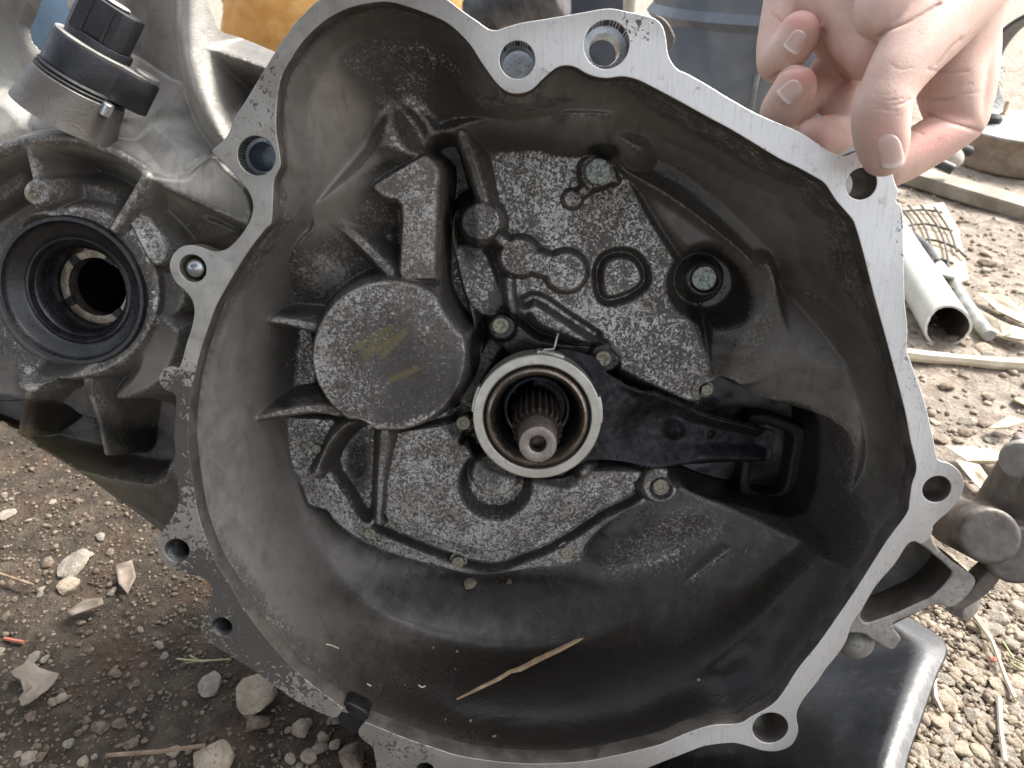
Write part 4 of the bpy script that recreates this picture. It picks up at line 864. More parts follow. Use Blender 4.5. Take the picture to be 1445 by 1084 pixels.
# ------------------------------------------------------------------ things on the ground at the right and behind
M['pvc'] = plain_mat('white_pipe', (.60, .61, .55), (.72, .72, .67), .38, 0, 30, speck=(.40, .38, .30), speck_amt=.3)
M['wire'] = plain_mat('dark_wire', (.05, .048, .045), (.10, .09, .08), .5, .5, 100)
M['rod'] = plain_mat('grey_rod', (.20, .21, .20), (.42, .42, .40), .45, .3, 60)
M['hose'] = plain_mat('black_hose', (.03, .033, .035), (.06, .065, .065), .45, 0, 80)
M['drum_face'] = plain_mat('worn_drum_face', (.62, .63, .62), (.76, .77, .75), .3, .5, 50, speck=(.45, .43, .4), speck_amt=.3)  # overexposed drum top put into a pale colour
M['drum_side'] = plain_mat('rusty_drum_side', (.20, .15, .11), (.32, .25, .19), .55, .3, 40, bump=.0006)
M['brass'] = plain_mat('rusty_stud', (.35, .22, .12), (.5, .36, .22), .4, .6, 200)
M['wood'] = plain_mat('grey_board', (.22, .19, .15), (.38, .34, .28), .7, 0, 20)
M['card'] = plain_mat('wet_cardboard', (.36, .29, .22), (.50, .42, .33), .8, 0, 25)
M['barrel'] = plain_mat('grey_blue_paint', (.135, .155, .18), (.24, .26, .275), .35, .25, 9, .5, dist=1.2, speck=(.20, .175, .15), speck_amt=.5)
M['navy'] = plain_mat('dark_navy_paint', (.018, .022, .032), (.045, .05, .065), .4, 0, 12)
M['beige'] = plain_mat('beige_paint', (.40, .39, .33), (.52, .50, .44), .5, 0, 20)
M['orange'] = plain_mat('orange_sack', (.72, .34, .08), (.85, .50, .18), .55, 0, 9, dist=1.0)
M['rockpale'] = plain_mat('pale_rock', (.38, .34, .29), (.58, .54, .48), .75, 0, 60, bump=.001, bscale=200)
M['blueplastic'] = plain_mat('blue_plastic', (.17, .28, .42), (.28, .40, .53), .4, 0, 15)
M['white_sheet'] = plain_mat('white_film', (.66, .66, .64), (.78, .78, .76), .5, 0, 30)
def wtube(name, pts, rad, mat, label=None, cat=None, seg=14, parent=None, group=None):
    o = bm_obj(name, tube_bm(pts, rad, seg), mat, parent)
    if label: tag(o, label, cat, group)
    return o
# white pipe with a broken end
e = gnd(1333, 494, .0); r = .0205
p_end = e + Vector((0, .006, r)); p_far = gnd(1238, 330, 0) + Vector((0, 0, r)); ax = (p_far - p_end).normalized()
bm = bmesh.new(); up = Vector((0, 0, 1)); sx = ax.cross(up).normalized(); sy = sx.cross(ax).normalized(); rings = []
jag = [RND.uniform(-.0008, .0008) for _ in range(40)]
L = (p_far - p_end).length
for s_, rr, jg in ((L, r, 0), (.04, r, 0), (0, r, 1), (0, r * .88, 1), (.04, r * .88, 0), (L * .9, r * .88, 0)):
    rings.append([bm.verts.new(p_end + ax * (s_ + jg * (jag[k] + .009 * max(0, math.cos(2 * math.pi * k / 40 - 1.9)) ** 2)) + (sx * math.cos(2 * math.pi * k / 40) + sy * math.sin(2 * math.pi * k / 40)) * rr) for k in range(40)])
for a, b in zip(rings[:-1], rings[1:]):
    for k in range(40): bm.faces.new((a[k], a[(k + 1) % 40], b[(k + 1) % 40], b[k]))
inner = [f for k_, f in enumerate(bm.faces) if k_ >= 120]
for f in inner: f.material_index = 1
po = bm_obj('plastic_pipe', bm, M['pvc']); po.data.materials.append(plain_mat('muddy_bore', (.05, .038, .028), (.13, .10, .075), .8, 0, 60))
tag(po, 'white plastic pipe with a broken open end lying on the dirt', 'pipe')
# wire mesh on a cardboard sheet, hose and rod
def gl(pts, h): return [gnd(u, v, h) + Vector((0, 0, 0)) for u, v in pts]
cb_ = [gnd(u, v, .004) for u, v in ((1268,300),(1330,290),(1352,330),(1366,400),(1330,410),(1268,420))]
bm = bmesh.new(); lo = [bm.verts.new(p) for p in cb_]; hi = [bm.verts.new(p + Vector((0, 0, .005))) for p in cb_]
bm.faces.new(hi); bm.faces.new(lo[::-1])
for k in range(6): bm.faces.new((lo[k], lo[(k + 1) % 6], hi[(k + 1) % 6], hi[k]))
tag(bm_obj('cardboard_sheet', bm, M['card'], smooth=False), 'flat tan cardboard sheet under the wire mesh', 'cardboard')
wm = empty('wire_mesh', gnd(1310, 350, .012), 'bent dark wire mesh lying on tan cardboard behind the white pipe', 'wire mesh')
def wl(pts, h=.014, r=.0016):
    o = bm_obj('wire', tube_bm([p - wm.location for p in smooth_poly([list(gnd(u, v, h)) for u, v in pts], 3, closed=False).tolist() and [Vector(q) for q in smooth_poly([list(gnd(u, v, h)) for u, v in pts], 3, closed=False)]], r, 6), M['wire'], wm); return o
for pts in ([(1262,285),(1284,310),(1294,340),(1297,380)],[(1282,290),(1302,315),(1313,345),(1317,385)],[(1300,290),(1322,318),(1335,350),(1339,392)],[(1318,292),(1340,325),(1350,355)],
            [(1262,300),(1300,296),(1330,300)],[(1266,322),(1305,316),(1344,326)],[(1272,346),(1310,338),(1345,348),(1362,362)],[(1280,372),(1316,364),(1345,372)]): wl(pts)
wtube('hose', [gnd(*p, .012) for p in ((1268,322),(1290,334),(1310,352),(1322,372))], .0055, M['hose'], 'short black rubber hose running over the wire mesh', 'hose')
wtube('metal_rod', [gnd(u, v, .010) for u, v in ((1318,368),(1346,400),(1362,428),(1380,455),(1396,474))], [.006, .006, .0065, .007, .006], M['rod'], 'thin grey metal rod lying on dirt beside the white pipe', 'rod')
bm = bmesh.new(); c_ = [gnd(u, v, .016) for u, v in ((1314,378),(1322,374),(1350,388),(1346,395),(1318,388))]
lo = [bm.verts.new(p) for p in c_]; hi = [bm.verts.new(p + Vector((0, 0, .003))) for p in c_]; bm.faces.new(hi); bm.faces.new(lo[::-1])
for k in range(5): bm.faces.new((lo[k], lo[(k + 1) % 5], hi[(k + 1) % 5], hi[k]))
tag(bm_obj('metal_tab', bm, M['rod'], smooth=False), 'small flat grey metal tab lying across the black hose', 'metal tab')
# brake drum with studs
dc = gnd(1446, 229, 0); dr = .125; dh = .058
dr_o = empty('brake_drum', dc, 'rusty brake drum with pale sunlit face standing on the ground behind the hand', 'brake drum')
o = bm_obj('drum_wall', lathe_bm([(dr * .97, 0), (dr, .004), (dr, .02), (dr * .985, .024), (dr * .985, dh - .012), (dr * .99, dh - .003), (dr * .97, dh)], 72), M['drum_side'], dr_o)
o = bm_obj('drum_face', lathe_bm([(dr * .975, dh - .0005), (dr * .965, dh + .001), (dr * .6, dh + .001), (dr * .59, dh + .0025), (dr * .2, dh + .0025), (dr * .18, dh - .004), (0, dh - .004)], 72), M['drum_face'], dr_o)
for k in range(5):
    a = 2.9 + k * 2 * math.pi / 5; q = Vector((math.cos(a) * dr * .72, math.sin(a) * dr * .72, dh))
    bm = lathe_bm([(.007, 0), (.007, .004), (.0035, .005), (.0035, .022), (.003, .024), (0, .024)], 16); o = bm_obj('wheel_stud', bm, M['brass'], dr_o); o.location = q
gm = bm_obj('rubber_grommet', lathe_bm([(0, .016), (.010, .016), (.016, .012), (.018, .006), (.014, 0)], 28), M['black_rubber']); gm.location = camw(1408, 140, 1.24); gm.location.z = dh
tag(gm, 'black rubber grommet resting on the pale brake drum face', 'grommet')
# curved brake shoe standing on the drum
bm = bmesh.new(); cS = camw(1478, 98, 1.28); N_ = 22; vs = []
tl = Matrix.Rotation(math.radians(-52), 3, 'Z') @ Matrix.Rotation(math.radians(20), 3, 'Y')
for k in range(N_ + 1):
    a = math.radians(95 + 170 * k / N_)
    for rr, yy in ((.098, -.036), (.098, .036), (.092, .036), (.092, -.036)):
        vs.append(bm.verts.new(cS + tl @ Vector((math.cos(a) * rr, yy, math.sin(a) * rr))))
for k in range(N_):
    for q in range(4): bm.faces.new((vs[k * 4 + q], vs[k * 4 + (q + 1) % 4], vs[k * 4 + 4 + (q + 1) % 4], vs[k * 4 + 4 + q]))
bm.faces.new(vs[:4]); bm.faces.new(vs[-4:])
tag(bm_obj('brake_shoe', bm, M['hose']), 'dark curved brake shoe standing on the drum behind the hand', 'brake shoe')
# boards and dark bars under the drum
def board(name, a, b, w, t, mat, label, cat, lift=.0, group=None):
    a, b = Vector(a), Vector(b); d = (b - a).normalized(); s_ = d.cross(Vector((0, 0, 1))).normalized() * (w / 2); bm = bmesh.new()
    vv = [bm.verts.new(p + q + Vector((0, 0, z))) for z in (lift, lift + t) for p, q in ((a, -s_), (b, -s_), (b, s_), (a, s_))]
    for f in ((0, 3, 2, 1), (4, 5, 6, 7), (0, 1, 5, 4), (1, 2, 6, 5), (2, 3, 7, 6), (3, 0, 4, 7)): bm.faces.new([vv[i] for i in f])
    bmesh.ops.bevel(bm, geom=bm.edges[:], offset=.002, segments=2, affect='EDGES')
    return tag(bm_obj(name, bm, mat), label, cat, group)
board('wooden_board', gnd(1270, 252), gnd(1500, 322), .05, .02, M['wood'], 'weathered grey board lying on the ground in front of the brake drum', 'board')
for (u0, v0, u1, v1), lb in (((1350,206,1368,214), 'short black steel bar nearest the brake drum'), ((1315,226,1345,240), 'short black steel bar nearest the fingers')):
    wtube('steel_bar', [gnd(u0, v0, .045), gnd(u1, v1, .035)], .008, M['hose'], lb, 'steel bar')
rk = bmesh.new(); bmesh.ops.create_icosphere(rk, subdivisions=3, radius=.016)
for v in rk.verts: v.co *= 1 + .25 * mnoise.noise(v.co * 60)
o = bm_obj('stone', rk, M['rockpale'], sharp=None); o.location = gnd(1345, 222, .03); tag(o, 'pale cream stone lying between the black steel bars', 'stone')
# steel barrel, post, dark panel behind
bc = gnd(1085, 318, 0); bc = camw(1046, 318, 1.12); bc.z = 0; R_b = .16
bar = empty('steel_barrel', bc, 'grey blue painted steel barrel standing behind the top edge of the bell housing', 'barrel')
bm = lathe_bm([(0, 0), (R_b, 0), (R_b + .006, .006), (R_b, .012), (R_b, .24), (R_b + .008, .25), (R_b, .26), (R_b, .52), (R_b + .008, .53), (R_b, .54), (R_b, .80), (R_b + .006, .806), (R_b, .812), (R_b - .01, .80), (0, .80)], 80); bm_obj('barrel_wall', bm, M['barrel'], bar)
bm = tube_bm([Vector((-.06, -R_b + .006, z)) for z in (.02, .79)], .003, 8); bm_obj('barrel_seam', bm, M['rod'], bar)
pb = camw(889, 10, 1.5); pb.z = 0
board_o = bm_obj('metal_post', tube_bm([pb, pb + Vector((0, 0, 1.3))], .013, 20), M['beige']); tag(board_o, 'slim beige post standing left of the grey blue barrel', 'post')
bm = bmesh.new(); c0 = camw(700, 0, 1.75); c1 = camw(884, 0, 1.75); c0.z = c1.z = 0
vv = [bm.verts.new(p) for p in (c0, c1, c1 + Vector((0, .03, 0)), c0 + Vector((0, .03, 0)))]; f = bm.faces.new(vv); ex = bmesh.ops.extrude_face_region(bm, geom=[f]); bmesh.ops.translate(bm, vec=(0, .25, 1.1), verts=[v for v in ex['geom'] if isinstance(v, bmesh.types.BMVert)])
bmesh.ops.bevel(bm, geom=bm.edges[:], offset=.006, segments=2, affect='EDGES')
tag(bm_obj('steel_sheet', bm, M['navy']), 'dark navy metal panel leaning behind the top of the bell housing', 'panel')
# ribbed rubber drive-shaft boot
ctr = camw(712, 2, 1.45); M['bootrub'] = plain_mat('dusty_boot_rubber', (.05, .05, .055), (.13, .13, .135), .42, 0, 25, .6)
pr = [(.0, -.085)]
for k in range(6):
    r0 = .026 + .0065 * k; z = -.08 + .026 * k; pr += [(r0, z), (r0 + .012, z + .010), (r0 + .003, z + .020)]
pr += [(.070, .078), (.072, .11), (.062, .115), (0, .115)]
bt = bm_obj('shaft_boot', lathe_bm(pr, 48), M['bootrub'], sharp=None); bt.location = ctr; bt.rotation_euler = (math.radians(70), math.radians(20), math.radians(68))
tag(bt, 'ribbed dark rubber drive shaft boot behind the top of the bell housing', 'rubber boot')
bt2 = wtube('drive_shaft', [ctr, ctr + Vector((-.12, .02, -.22)), ctr + Vector((-.2, .03, -ctr.z + .02))], .018, M['hose'], 'dark drive shaft leaning below the rubber boot', 'drive shaft')
# orange sack, rock, film, blue canister at the top left
sk_c = camw(520, 92, 2.0); sk_c.z = 0
bm = bmesh.new(); bmesh.ops.create_icosphere(bm, subdivisions=5, radius=1.0)
for v in bm.verts:
    n = v.co.copy(); f = 1 + .10 * mnoise.noise(n * 2.2) + .05 * abs(mnoise.noise(n * 5.0)) + .02 * mnoise.noise(n * 12)
    v.co = Vector((n.x * .36 * f, n.y * .22 * f, max(n.z, -.75) * .21 * f + .15))
sk_o = bm_obj('orange_sack', bm, M['orange'], sharp=None); sk_o.location = sk_c; tag(sk_o, 'crumpled orange plastic sack on the ground behind the gearbox', 'sack')
def rock_mesh(seed, sub=3, rough=.3, flat=.65):
    bm = bmesh.new(); bmesh.ops.create_icosphere(bm, subdivisions=sub, radius=1.0); o = Vector((seed * 3.7, seed * 1.9, seed * 5.3))
    rr_ = random.Random(int(seed * 1000)); pl = []
    for q_ in range(11):                                        # broken flats
        d = Vector((rr_.gauss(0, 1), rr_.gauss(0, 1), rr_.gauss(0, 1))).normalized(); pl.append((d, rr_.uniform(.55, .92)))
    for v in bm.verts:
        n = v.co.copy(); q = n * (1.05 + rough * .6 * mnoise.noise(n * 1.1 + o))
        for d, h0 in pl:
            h = q.dot(d) - h0
            if h > 0: q = q - d * h * .94
        q *= 1 + .05 * mnoise.noise(n * 5 + o) + .025 * mnoise.noise(n * 11 + o)
        v.co = Vector((q.x * 1.15, q.y * .9, q.z * flat))
    me = bpy.data.meshes.new('stone'); bm.to_mesh(me); bm.free(); me.shade_smooth(); me.set_sharp_from_angle(angle=math.radians(38)); return me
me = rock_mesh(2.0, 4); me.materials.append(M['rockpale']); o = link(bpy.data.objects.new('stone', me)); b_ = camw(338, 62, 1.9); o.location = (b_.x, b_.y, .03); o.scale = (.05, .05, .075); o.rotation_euler = (.3, .5, .8); tag(o, 'large pale rock beside the orange sack', 'stone')
bm = bmesh.new(); bmesh.ops.create_icosphere(bm, subdivisions=4, radius=1.0)
for v in bm.verts: n = v.co.copy(); v.co = Vector((n.x * .07, n.y * .05, max(n.z, -.5) * .05)) * (1 + .4 * mnoise.noise(n * 2.5))
o = bm_obj('plastic_bag', bm, M['white_sheet'], sharp=None); b_ = camw(308, 45, 1.6); o.location = b_; o.location.z = .04; tag(o, 'crumpled white plastic bag on the ground left of the pale rock', 'bag')
cc = camw(80, 20, .85)
bm = bmesh.new(); bmesh.ops.create_cube(bm, size=1.0, matrix=Matrix.Diagonal((.12, .12, cc.z * 2, 1))); bmesh.ops.bevel(bm, geom=bm.edges[:], offset=.022, segments=5, affect='EDGES')
o = bm_obj('plastic_canister', bm, M['blueplastic'], sharp=None); o.location = (cc.x, cc.y + .06, cc.z); o.rotation_euler = (0, 0, .3); tag(o, 'pale blue plastic canister behind the black sensor', 'canister')
# ------------------------------------------------------------------ the hand that holds the top corner of the flange
def skin_mat():
    m, nt, b = new_mat('skin'); N = NT(nt)
    n1 = N.noise(55, 4, .6, .3, seed=1); n2 = N.noise(420, 4, .6, seed=2); red = N.attr('flush'); cr = N.attr('crease')
    c = N.mix(N.ramp(n1, .35, .7), (.57, .385, .32), (.67, .48, .41))
    c = N.mix(N.math('MULTIPLY', red, .9), c, (.66, .31, .27)); c = N.mix(N.ramp(n2, .5, .75, 0, .25), c, (.52, .34, .28))
    c = N.mix(N.math('MULTIPLY', cr, .65), c, (.34, .17, .13))
    lines = N.noise(1.0, 3, .6, .8, vec=N.map((900, 260, 260)), seed=4)
    h = N.math('ADD', N.math('MULTIPLY', N.ramp(N.voro(900), .0, .5), .35), N.math('MULTIPLY', n2, .5)); h = N.math('ADD', h, N.math('ADD', N.math('MULTIPLY', lines, .12), N.math('MULTIPLY', cr, -3.0)))
    setp(b, N, color=c, rough=.55, sss=.25, sss_r=(1.0, .35, .2), sss_s=.004, normal=N.bump(h, .00018, .7), spec=.4); return m
M['skin'] = skin_mat()
m, nt, b = new_mat('finger_nail'); N = NT(nt); tip = N.attr('tip')
c = N.mix(N.ramp(tip, .80, .90), (.68, .47, .42), (.80, .68, .61)); c = N.mix(N.ramp(N.attr('rim'), .86, .98), c, (.40, .26, .21))
setp(b, N, color=c, rough=.25, sss=.25, sss_r=(1, .4, .3), sss_s=.002, spec=.5); M['nail'] = m
def hp(lst): return [tuple(camw(u, v, d / 1000)) for u, v, d, r in lst], [r / 1000 for u, v, d, r in lst]
CH = [
 # thumb over the front of the flange
 [(1247,219,264,7.6),(1245,200,263,9.0),(1243,180,262,9.6),(1244,155,261,9.8),(1253,128,261,9.6),(1268,100,262,10.4),(1290,68,265,12.0),(1316,34,270,14.0),(1345,-5,276,16.0),(1375,-60,284,19.0)],
 # pad of the palm above the thumb
 [(1234,28,268,6.5),(1250,10,270,11),(1285,-25,276,16),(1330,-70,284,20),(1370,-130,296,25)],
 # index finger: from the knuckle at the right down to the bend, then back behind the flange
 [(1385,-60,292,16),(1372,0,294,13),(1358,45,296,13),(1345,85,297,13),(1340,120,297,12.2),(1345,155,298,10.6),(1353,172,299,9.6)],
 [(1372,20,297,10),(1373,70,299,10),(1370,120,299,9.6),(1362,165,299,8.8)],
 [(1357,172,299,9.0),(1335,187,298,9.2),(1312,201,297,9.4),(1288,216,296,9.2),(1270,228,295,8.6),(1254,238,294,7.8)],
 # first finger seen on the left (uppermost tip)
 [(1128,-70,322,10),(1112,-20,322,9.2),(1102,25,320,8.6),(1096,65,316,8.4),(1097,88,312,8.2),(1110,74,308,8.3),(1124,56,305,8.4),(1128,45,304,8.0)],
 # second finger (tip below it)
 [(1205,40,328,9),(1185,80,324,8.6),(1160,115,322,8.2),(1125,150,316,8.0),(1102,158,310,8.2),(1108,146,306,8.5),(1119,130,303,8.8),(1122,122,302,8.4)],
 # third finger, mostly hidden
 [(1230,60,326,8),(1212,95,324,6.4),(1196,130,320,6.4),(1186,160,315,7.4),(1180,188,309,8.2),(1165,192,304,8.2),(1150,195,301,8.0)],
 # palm plane behind the thumb
 [(1150,-40,320,16),(1165,0,318,15),(1180,35,316,13),(1200,70,312,10),(1215,88,306,7)],
 [(1220,-60,305,20),(1215,-10,304,18),(1220,40,300,15),(1235,75,292,11)],
 [(1375,-80,296,24),(1300,-90,302,26),(1220,-100,312,24),(1160,-90,322,18)],
 # wrist and forearm leaving the frame
 [(1330,-110,300,27),(1370,-220,315,27),(1400,-340,335,27),(1440,-520,365,30),(1500,-800,410,36)],
]
hand_loc = camw(1300, 40, .285)
bm = bmesh.new()
for ch in CH:
    P, R_c = hp(ch)
    Pn = np.array(P); q = smooth_poly(np.column_stack([Pn, R_c]), 9, closed=False)
    pts = [Vector(x[:3]) - hand_loc for x in q]; rad = [float(x[3]) for x in q]
    for i, (p, r) in enumerate(zip(pts, rad)):
        bmesh.ops.create_icosphere(bm, subdivisions=3, radius=r, matrix=Matrix.Translation(p))
hand = bm_obj('person', bm, M['skin'], sharp=None); hand.location = hand_loc
bake(hand, [('REMESH', dict(mode='VOXEL', voxel_size=.00085, use_smooth_shade=True)), ('SMOOTH', dict(factor=.5, iterations=7))])
tag(hand, 'bare right hand reaching in from above, thumb and fingers gripping the top right flange corner', 'person')
bpy.context.view_layer.update()
# flexion creases (real grooves) and flushed skin
me = hand.data; co = np.empty(len(me.vertices) * 3, np.float32); me.vertices.foreach_get('co', co); co = co.reshape(-1, 3).astype(float)
no = np.empty(len(me.vertices) * 3, np.float32); me.vertex_normals.foreach_get('vector', no); no = no.reshape(-1, 3).astype(float)
Wc = (co + np.array(hand_loc) - np.array(CAM_LOC)) @ np.array(CAM_R); HU, HV, HD = CU + FPX * Wc[:, 0] / -Wc[:, 2], CV - FPX * Wc[:, 1] / -Wc[:, 2], -Wc[:, 2]
facing = (no @ np.array(CAM_R)[:, 2]) > .05
creases = [([(1258,92),(1272,98),(1288,96)], 1.0, .12), ([(1240,162),(1254,165),(1270,163)], .8, .12), ([(1230,132),(1246,134),(1262,132)], .8, .12), ([(1340,130),(1362,133),(1384,130)], 1.0, .15), ([(1330,118),(1350,121),(1372,119)], 1.0, .12), ([(1100,75),(1110,82),(1122,84)], .9, .15), ([(1096,142),(1104,148),(1114,150)], .9, .15), ([(1232,145),(1250,149),(1272,147),(1284,140)], 1.0, .30), ([(1233,151),(1248,154),(1264,157)], 1.0, .28), ([(1236,138),(1255,142),(1276,139)], .9, .18), ([(1235,56),(1252,42),(1278,32),(1302,18),(1325,5)], 1.5, .9),
           ([(1300,158),(1325,166),(1352,176),(1384,186)], 1.5, .55), ([(1298,136),(1320,141),(1345,140)], 1.6, .4), ([(1310,98),(1340,103),(1366,100)], 1.4, .25), ([(1318,205),(1326,196)], 1.2, .15), ([(1285,182),(1303,190)], 1.2, .2),
           ([(1090,20),(1103,30)], 1.4, .4), ([(1085,112),(1100,102),(1120,95),(1140,92)], 1.6, .5), ([(1356,55),(1340,70),(1322,92)], 1.8, .35)]
ca = np.zeros(len(co)); disp = np.zeros(len(co))
for pts, wpx, dep in creases:
    d = sdist(HU, HV, smooth_poly(pts, 3, closed=False), closed=False); g = np.exp(-(d / wpx) ** 2) * facing; gw = np.exp(-(d / (wpx * 2.2)) ** 2) * facing
    ca = np.maximum(ca, g * min(1, dep * 1.6)); disp += gw * dep * .6
co -= no * disp[:, None] / 1000; me.vertices.foreach_set('co', co.astype(np.float32).ravel()); me.update()
a = me.attributes.new('crease', 'FLOAT', 'POINT'); a.data.foreach_set('value', np.clip(ca, 0, 1).astype(np.float32))
fl_ = .8 * blob(HU, HV, 1130, 30, 26, 16) + .9 * blob(HU, HV, 1132, 108, 26, 14) + .8 * blob(HU, HV, 1320, 195, 45, 26, -.5) + .5 * blob(HU, HV, 1250, 195, 22, 30) + .5 * blob(HU, HV, 1155, 190, 25) + .4 * blob(HU, HV, 1200, 90, 30)
a = me.attributes.new('flush', 'FLOAT', 'POINT'); a.data.foreach_set('value', np.clip(fl_, 0, 1).astype(np.float32))
# nails laid on the skin
hb = BVHTree.FromObject(hand, bpy.context.evaluated_depsgraph_get())
def nail(c, ax_, L, Wd, label=None):
    """c: centre pixel, ax_: pixel direction towards the free edge, L and Wd: half sizes in pixels"""
    ax_ = np.array(ax_, float); ax_ /= np.linalg.norm(ax_); sd_ = np.array([-ax_[1], ax_[0]]); bm = bmesh.new(); n1, n2 = 15, 11; grid = []; lt = bm.verts.layers.float.new('tip'); lr = bm.verts.layers.float.new('rim')
    for i in range(n1):
        row = []
        for j in range(n2):
            s_, t_ = -1 + 2 * i / (n1 - 1), -1 + 2 * j / (n2 - 1)
            w_ = Wd * (1 - .45 * max(0, -s_) ** 2.2 - .10 * max(0, s_) ** 3); ln = L * s_ * (1 - (.18 if s_ > 0 else .22) * t_ * t_)
            q = np.array(c) + ax_ * ln + sd_ * w_ * t_; d = (CAM_R @ Vector(ray(*q))).normalized(); h, n, _, _ = hb.ray_cast(CAM_LOC - hand.location, d)
            if h is None: row.append(None); continue
            edge = max(abs(t_), -s_); lift = .0004 - .0009 * max(0, edge - .8) / .2 + (.0006 * max(0, s_ - .4))
            v = bm.verts.new(h + n * lift); v[lt] = (s_ + 1) / 2; v[lr] = max(abs(t_), -s_); row.append(v)
        grid.append(row)
    for i in range(n1 - 1):
        for j in range(n2 - 1):
            f = [grid[i][j], grid[i + 1][j], grid[i + 1][j + 1], grid[i][j + 1]]
            if None not in f: bm.faces.new(f)
    o = bm_obj('nail', bm, M['nail'], hand, sharp=None); bake(o, [('SMOOTH', dict(factor=.5, iterations=3)), ('SOLIDIFY', dict(thickness=.0005, offset=-1))]); return o
nail((1256,212), (.22, .97), 26, 21); nail((1124,58), (-.55, .83), 19, 15); nail((1117,128), (-.75, .66), 19, 16)
# hairs on the outer edge of the hand
bm = bmesh.new()
for k in range(9):
    v = RND.uniform(92, 150); us = [q for q in range(1350, 1420) if hb.ray_cast(CAM_LOC - hand.location, (CAM_R @ Vector(ray(q, v))).normalized())[0]]; u = us[-1]; d = (CAM_R @ Vector(ray(u - .3, v))).normalized(); h, n, _, _ = hb.ray_cast(CAM_LOC - hand.location, d)
    if h is None: continue
    tip_ = Vector((RND.uniform(.001, .0035), 0, RND.uniform(-.002, .003))); tube_bm([h, h + tip_ * .6, h + tip_ + Vector((0, 0, -.001))], [.00009, .00008, .00003], 5, bm)
bm_obj('hair', bm, M['hose'], hand)
# ------------------------------------------------------------------ ground, gravel, stones, litter
def ground_h(x, y):
    p = Vector((x, y, 0)); return .009 * mnoise.noise(p * 3.1) + .0045 * mnoise.noise(p * 11) + .0022 * mnoise.noise(p * 34)
gs = 330; tq = np.linspace(-1, 1, gs); wx = .15 + np.sinh(tq * 5.6) / math.sinh(5.6) * 60; wy = .45 + np.sinh(tq * 5.6) / math.sinh(5.6) * 60
vs = []
for y in wy:
    for x in wx:
        far = max(abs(x - .15), abs(y - .45)); vs.append((x, y, ground_h(x, y) * (1 if far < 2 else max(0, 1 - (far - 2) / 4))))
fs = [(j * gs + i, j * gs + i + 1, (j + 1) * gs + i + 1, (j + 1) * gs + i) for j in range(gs - 1) for i in range(gs - 1)]
m, nt, b = new_mat('bare_soil'); N = NT(nt)
damp_shade = N.attr('damp_shade'); n1 = N.noise(9, 5, .6, .5, seed=1); n2 = N.noise(60, 6, .65, .4, seed=2); n3 = N.noise(260, 5, .65, seed=3); n4 = N.noise(24, 4, .6, .6, seed=6)
c = N.mix(N.ramp(n2, .35, .7), (.20, .165, .13), (.42, .36, .30)); c = N.mix(N.ramp(n3, .5, .75, 0, .6), c, (.52, .46, .395)); c = N.mix(N.ramp(n1, .5, .7, 0, .5), c, (.25, .19, .14))
w_ = N.mix(N.ramp(n2, .35, .7), (.040, .030, .021), (.11, .086, .062)); w_ = N.mix(N.ramp(n4, .52, .66, 0, .6), w_, (.10, .058, .035)); w_ = N.mix(N.ramp(n3, .55, .72, 0, .7), w_, (.19, .155, .115))
df = N.ramp(N.math('ADD', damp_shade, N.math('MULTIPLY', N.math('SUBTRACT', n4, .5), .5)), .25, .75)
c = N.mix(df, c, w_)
hh = N.math('ADD', N.math('MULTIPLY', n2, 1.0), N.math('MULTIPLY', n3, .5))
setp(b, N, color=c, rough=N.math('MULTIPLY_ADD', df, -.12, .9), normal=N.bump(hh, .007, 1.0), spec=.3)
gr = mesh_obj('ground', vs, fs, m); gr['kind'] = 'structure'
at = gr.data.attributes.new('damp_shade', 'FLOAT', 'POINT'); va = np.array(vs)
dmp = 1 / (1 + np.exp(((va[:, 0] - .06) * 1.0 + (va[:, 1] - .75) * .55) / .05)); at.data.foreach_set('value', dmp.astype(np.float32))  # darker left soil: dampness with that side's shade painted in
def damp_shade_at(x, y): return 1 / (1 + math.exp(max(-40, min(40, ((x - .06) + (y - .75) * .55) / .05))))
# pebbles: a few shapes, thousands of copies in one mesh
def peb_mat(name, c1, c2, c3):
    m, nt, b = new_mat(name); N = NT(nt)
    oi = N.attr('tone'); n2 = N.noise(300, 4, .6, seed=2)
    c = N.mix(oi, c1, c2); c = N.mix(N.ramp(n2, .45, .7, 0, .7), c, c3); setp(b, N, color=c, rough=.8, normal=N.bump(n2, .0008, .8), spec=.35); return m
M['pebble'] = peb_mat('pebbles', (.085, .062, .045), (.38, .32, .25), (.22, .175, .13))
base = []
for k in range(7):
    me = rock_mesh(1.3 + k * 1.7, 1 if k < 5 else 2, .28, .7); v = np.array([list(q.co) for q in me.vertices]); f = np.array([list(p.vertices) for p in me.polygons]); base.append((v, f)); bpy.data.meshes.remove(me)
rs = np.random.RandomState(21); V_, F_, T_, off = [], [], [], 0
def add_peb(x, y, r, tone, z=None):
    global off
    v, f = base[rs.randint(0, 7)]; a = rs.uniform(0, 6.28); c_, s_ = math.cos(a), math.sin(a); sc = r * rs.uniform(.7, 1.3, 3)
    q = v * sc; q = np.stack([q[:, 0] * c_ - q[:, 1] * s_, q[:, 0] * s_ + q[:, 1] * c_, q[:, 2]], -1)
    q += (x, y, (ground_h(x, y) if z is None else z) + r * rs.uniform(.05, .4)); V_.append(q); F_.append(f + off); T_.append(np.full(len(v), tone)); off += len(v)
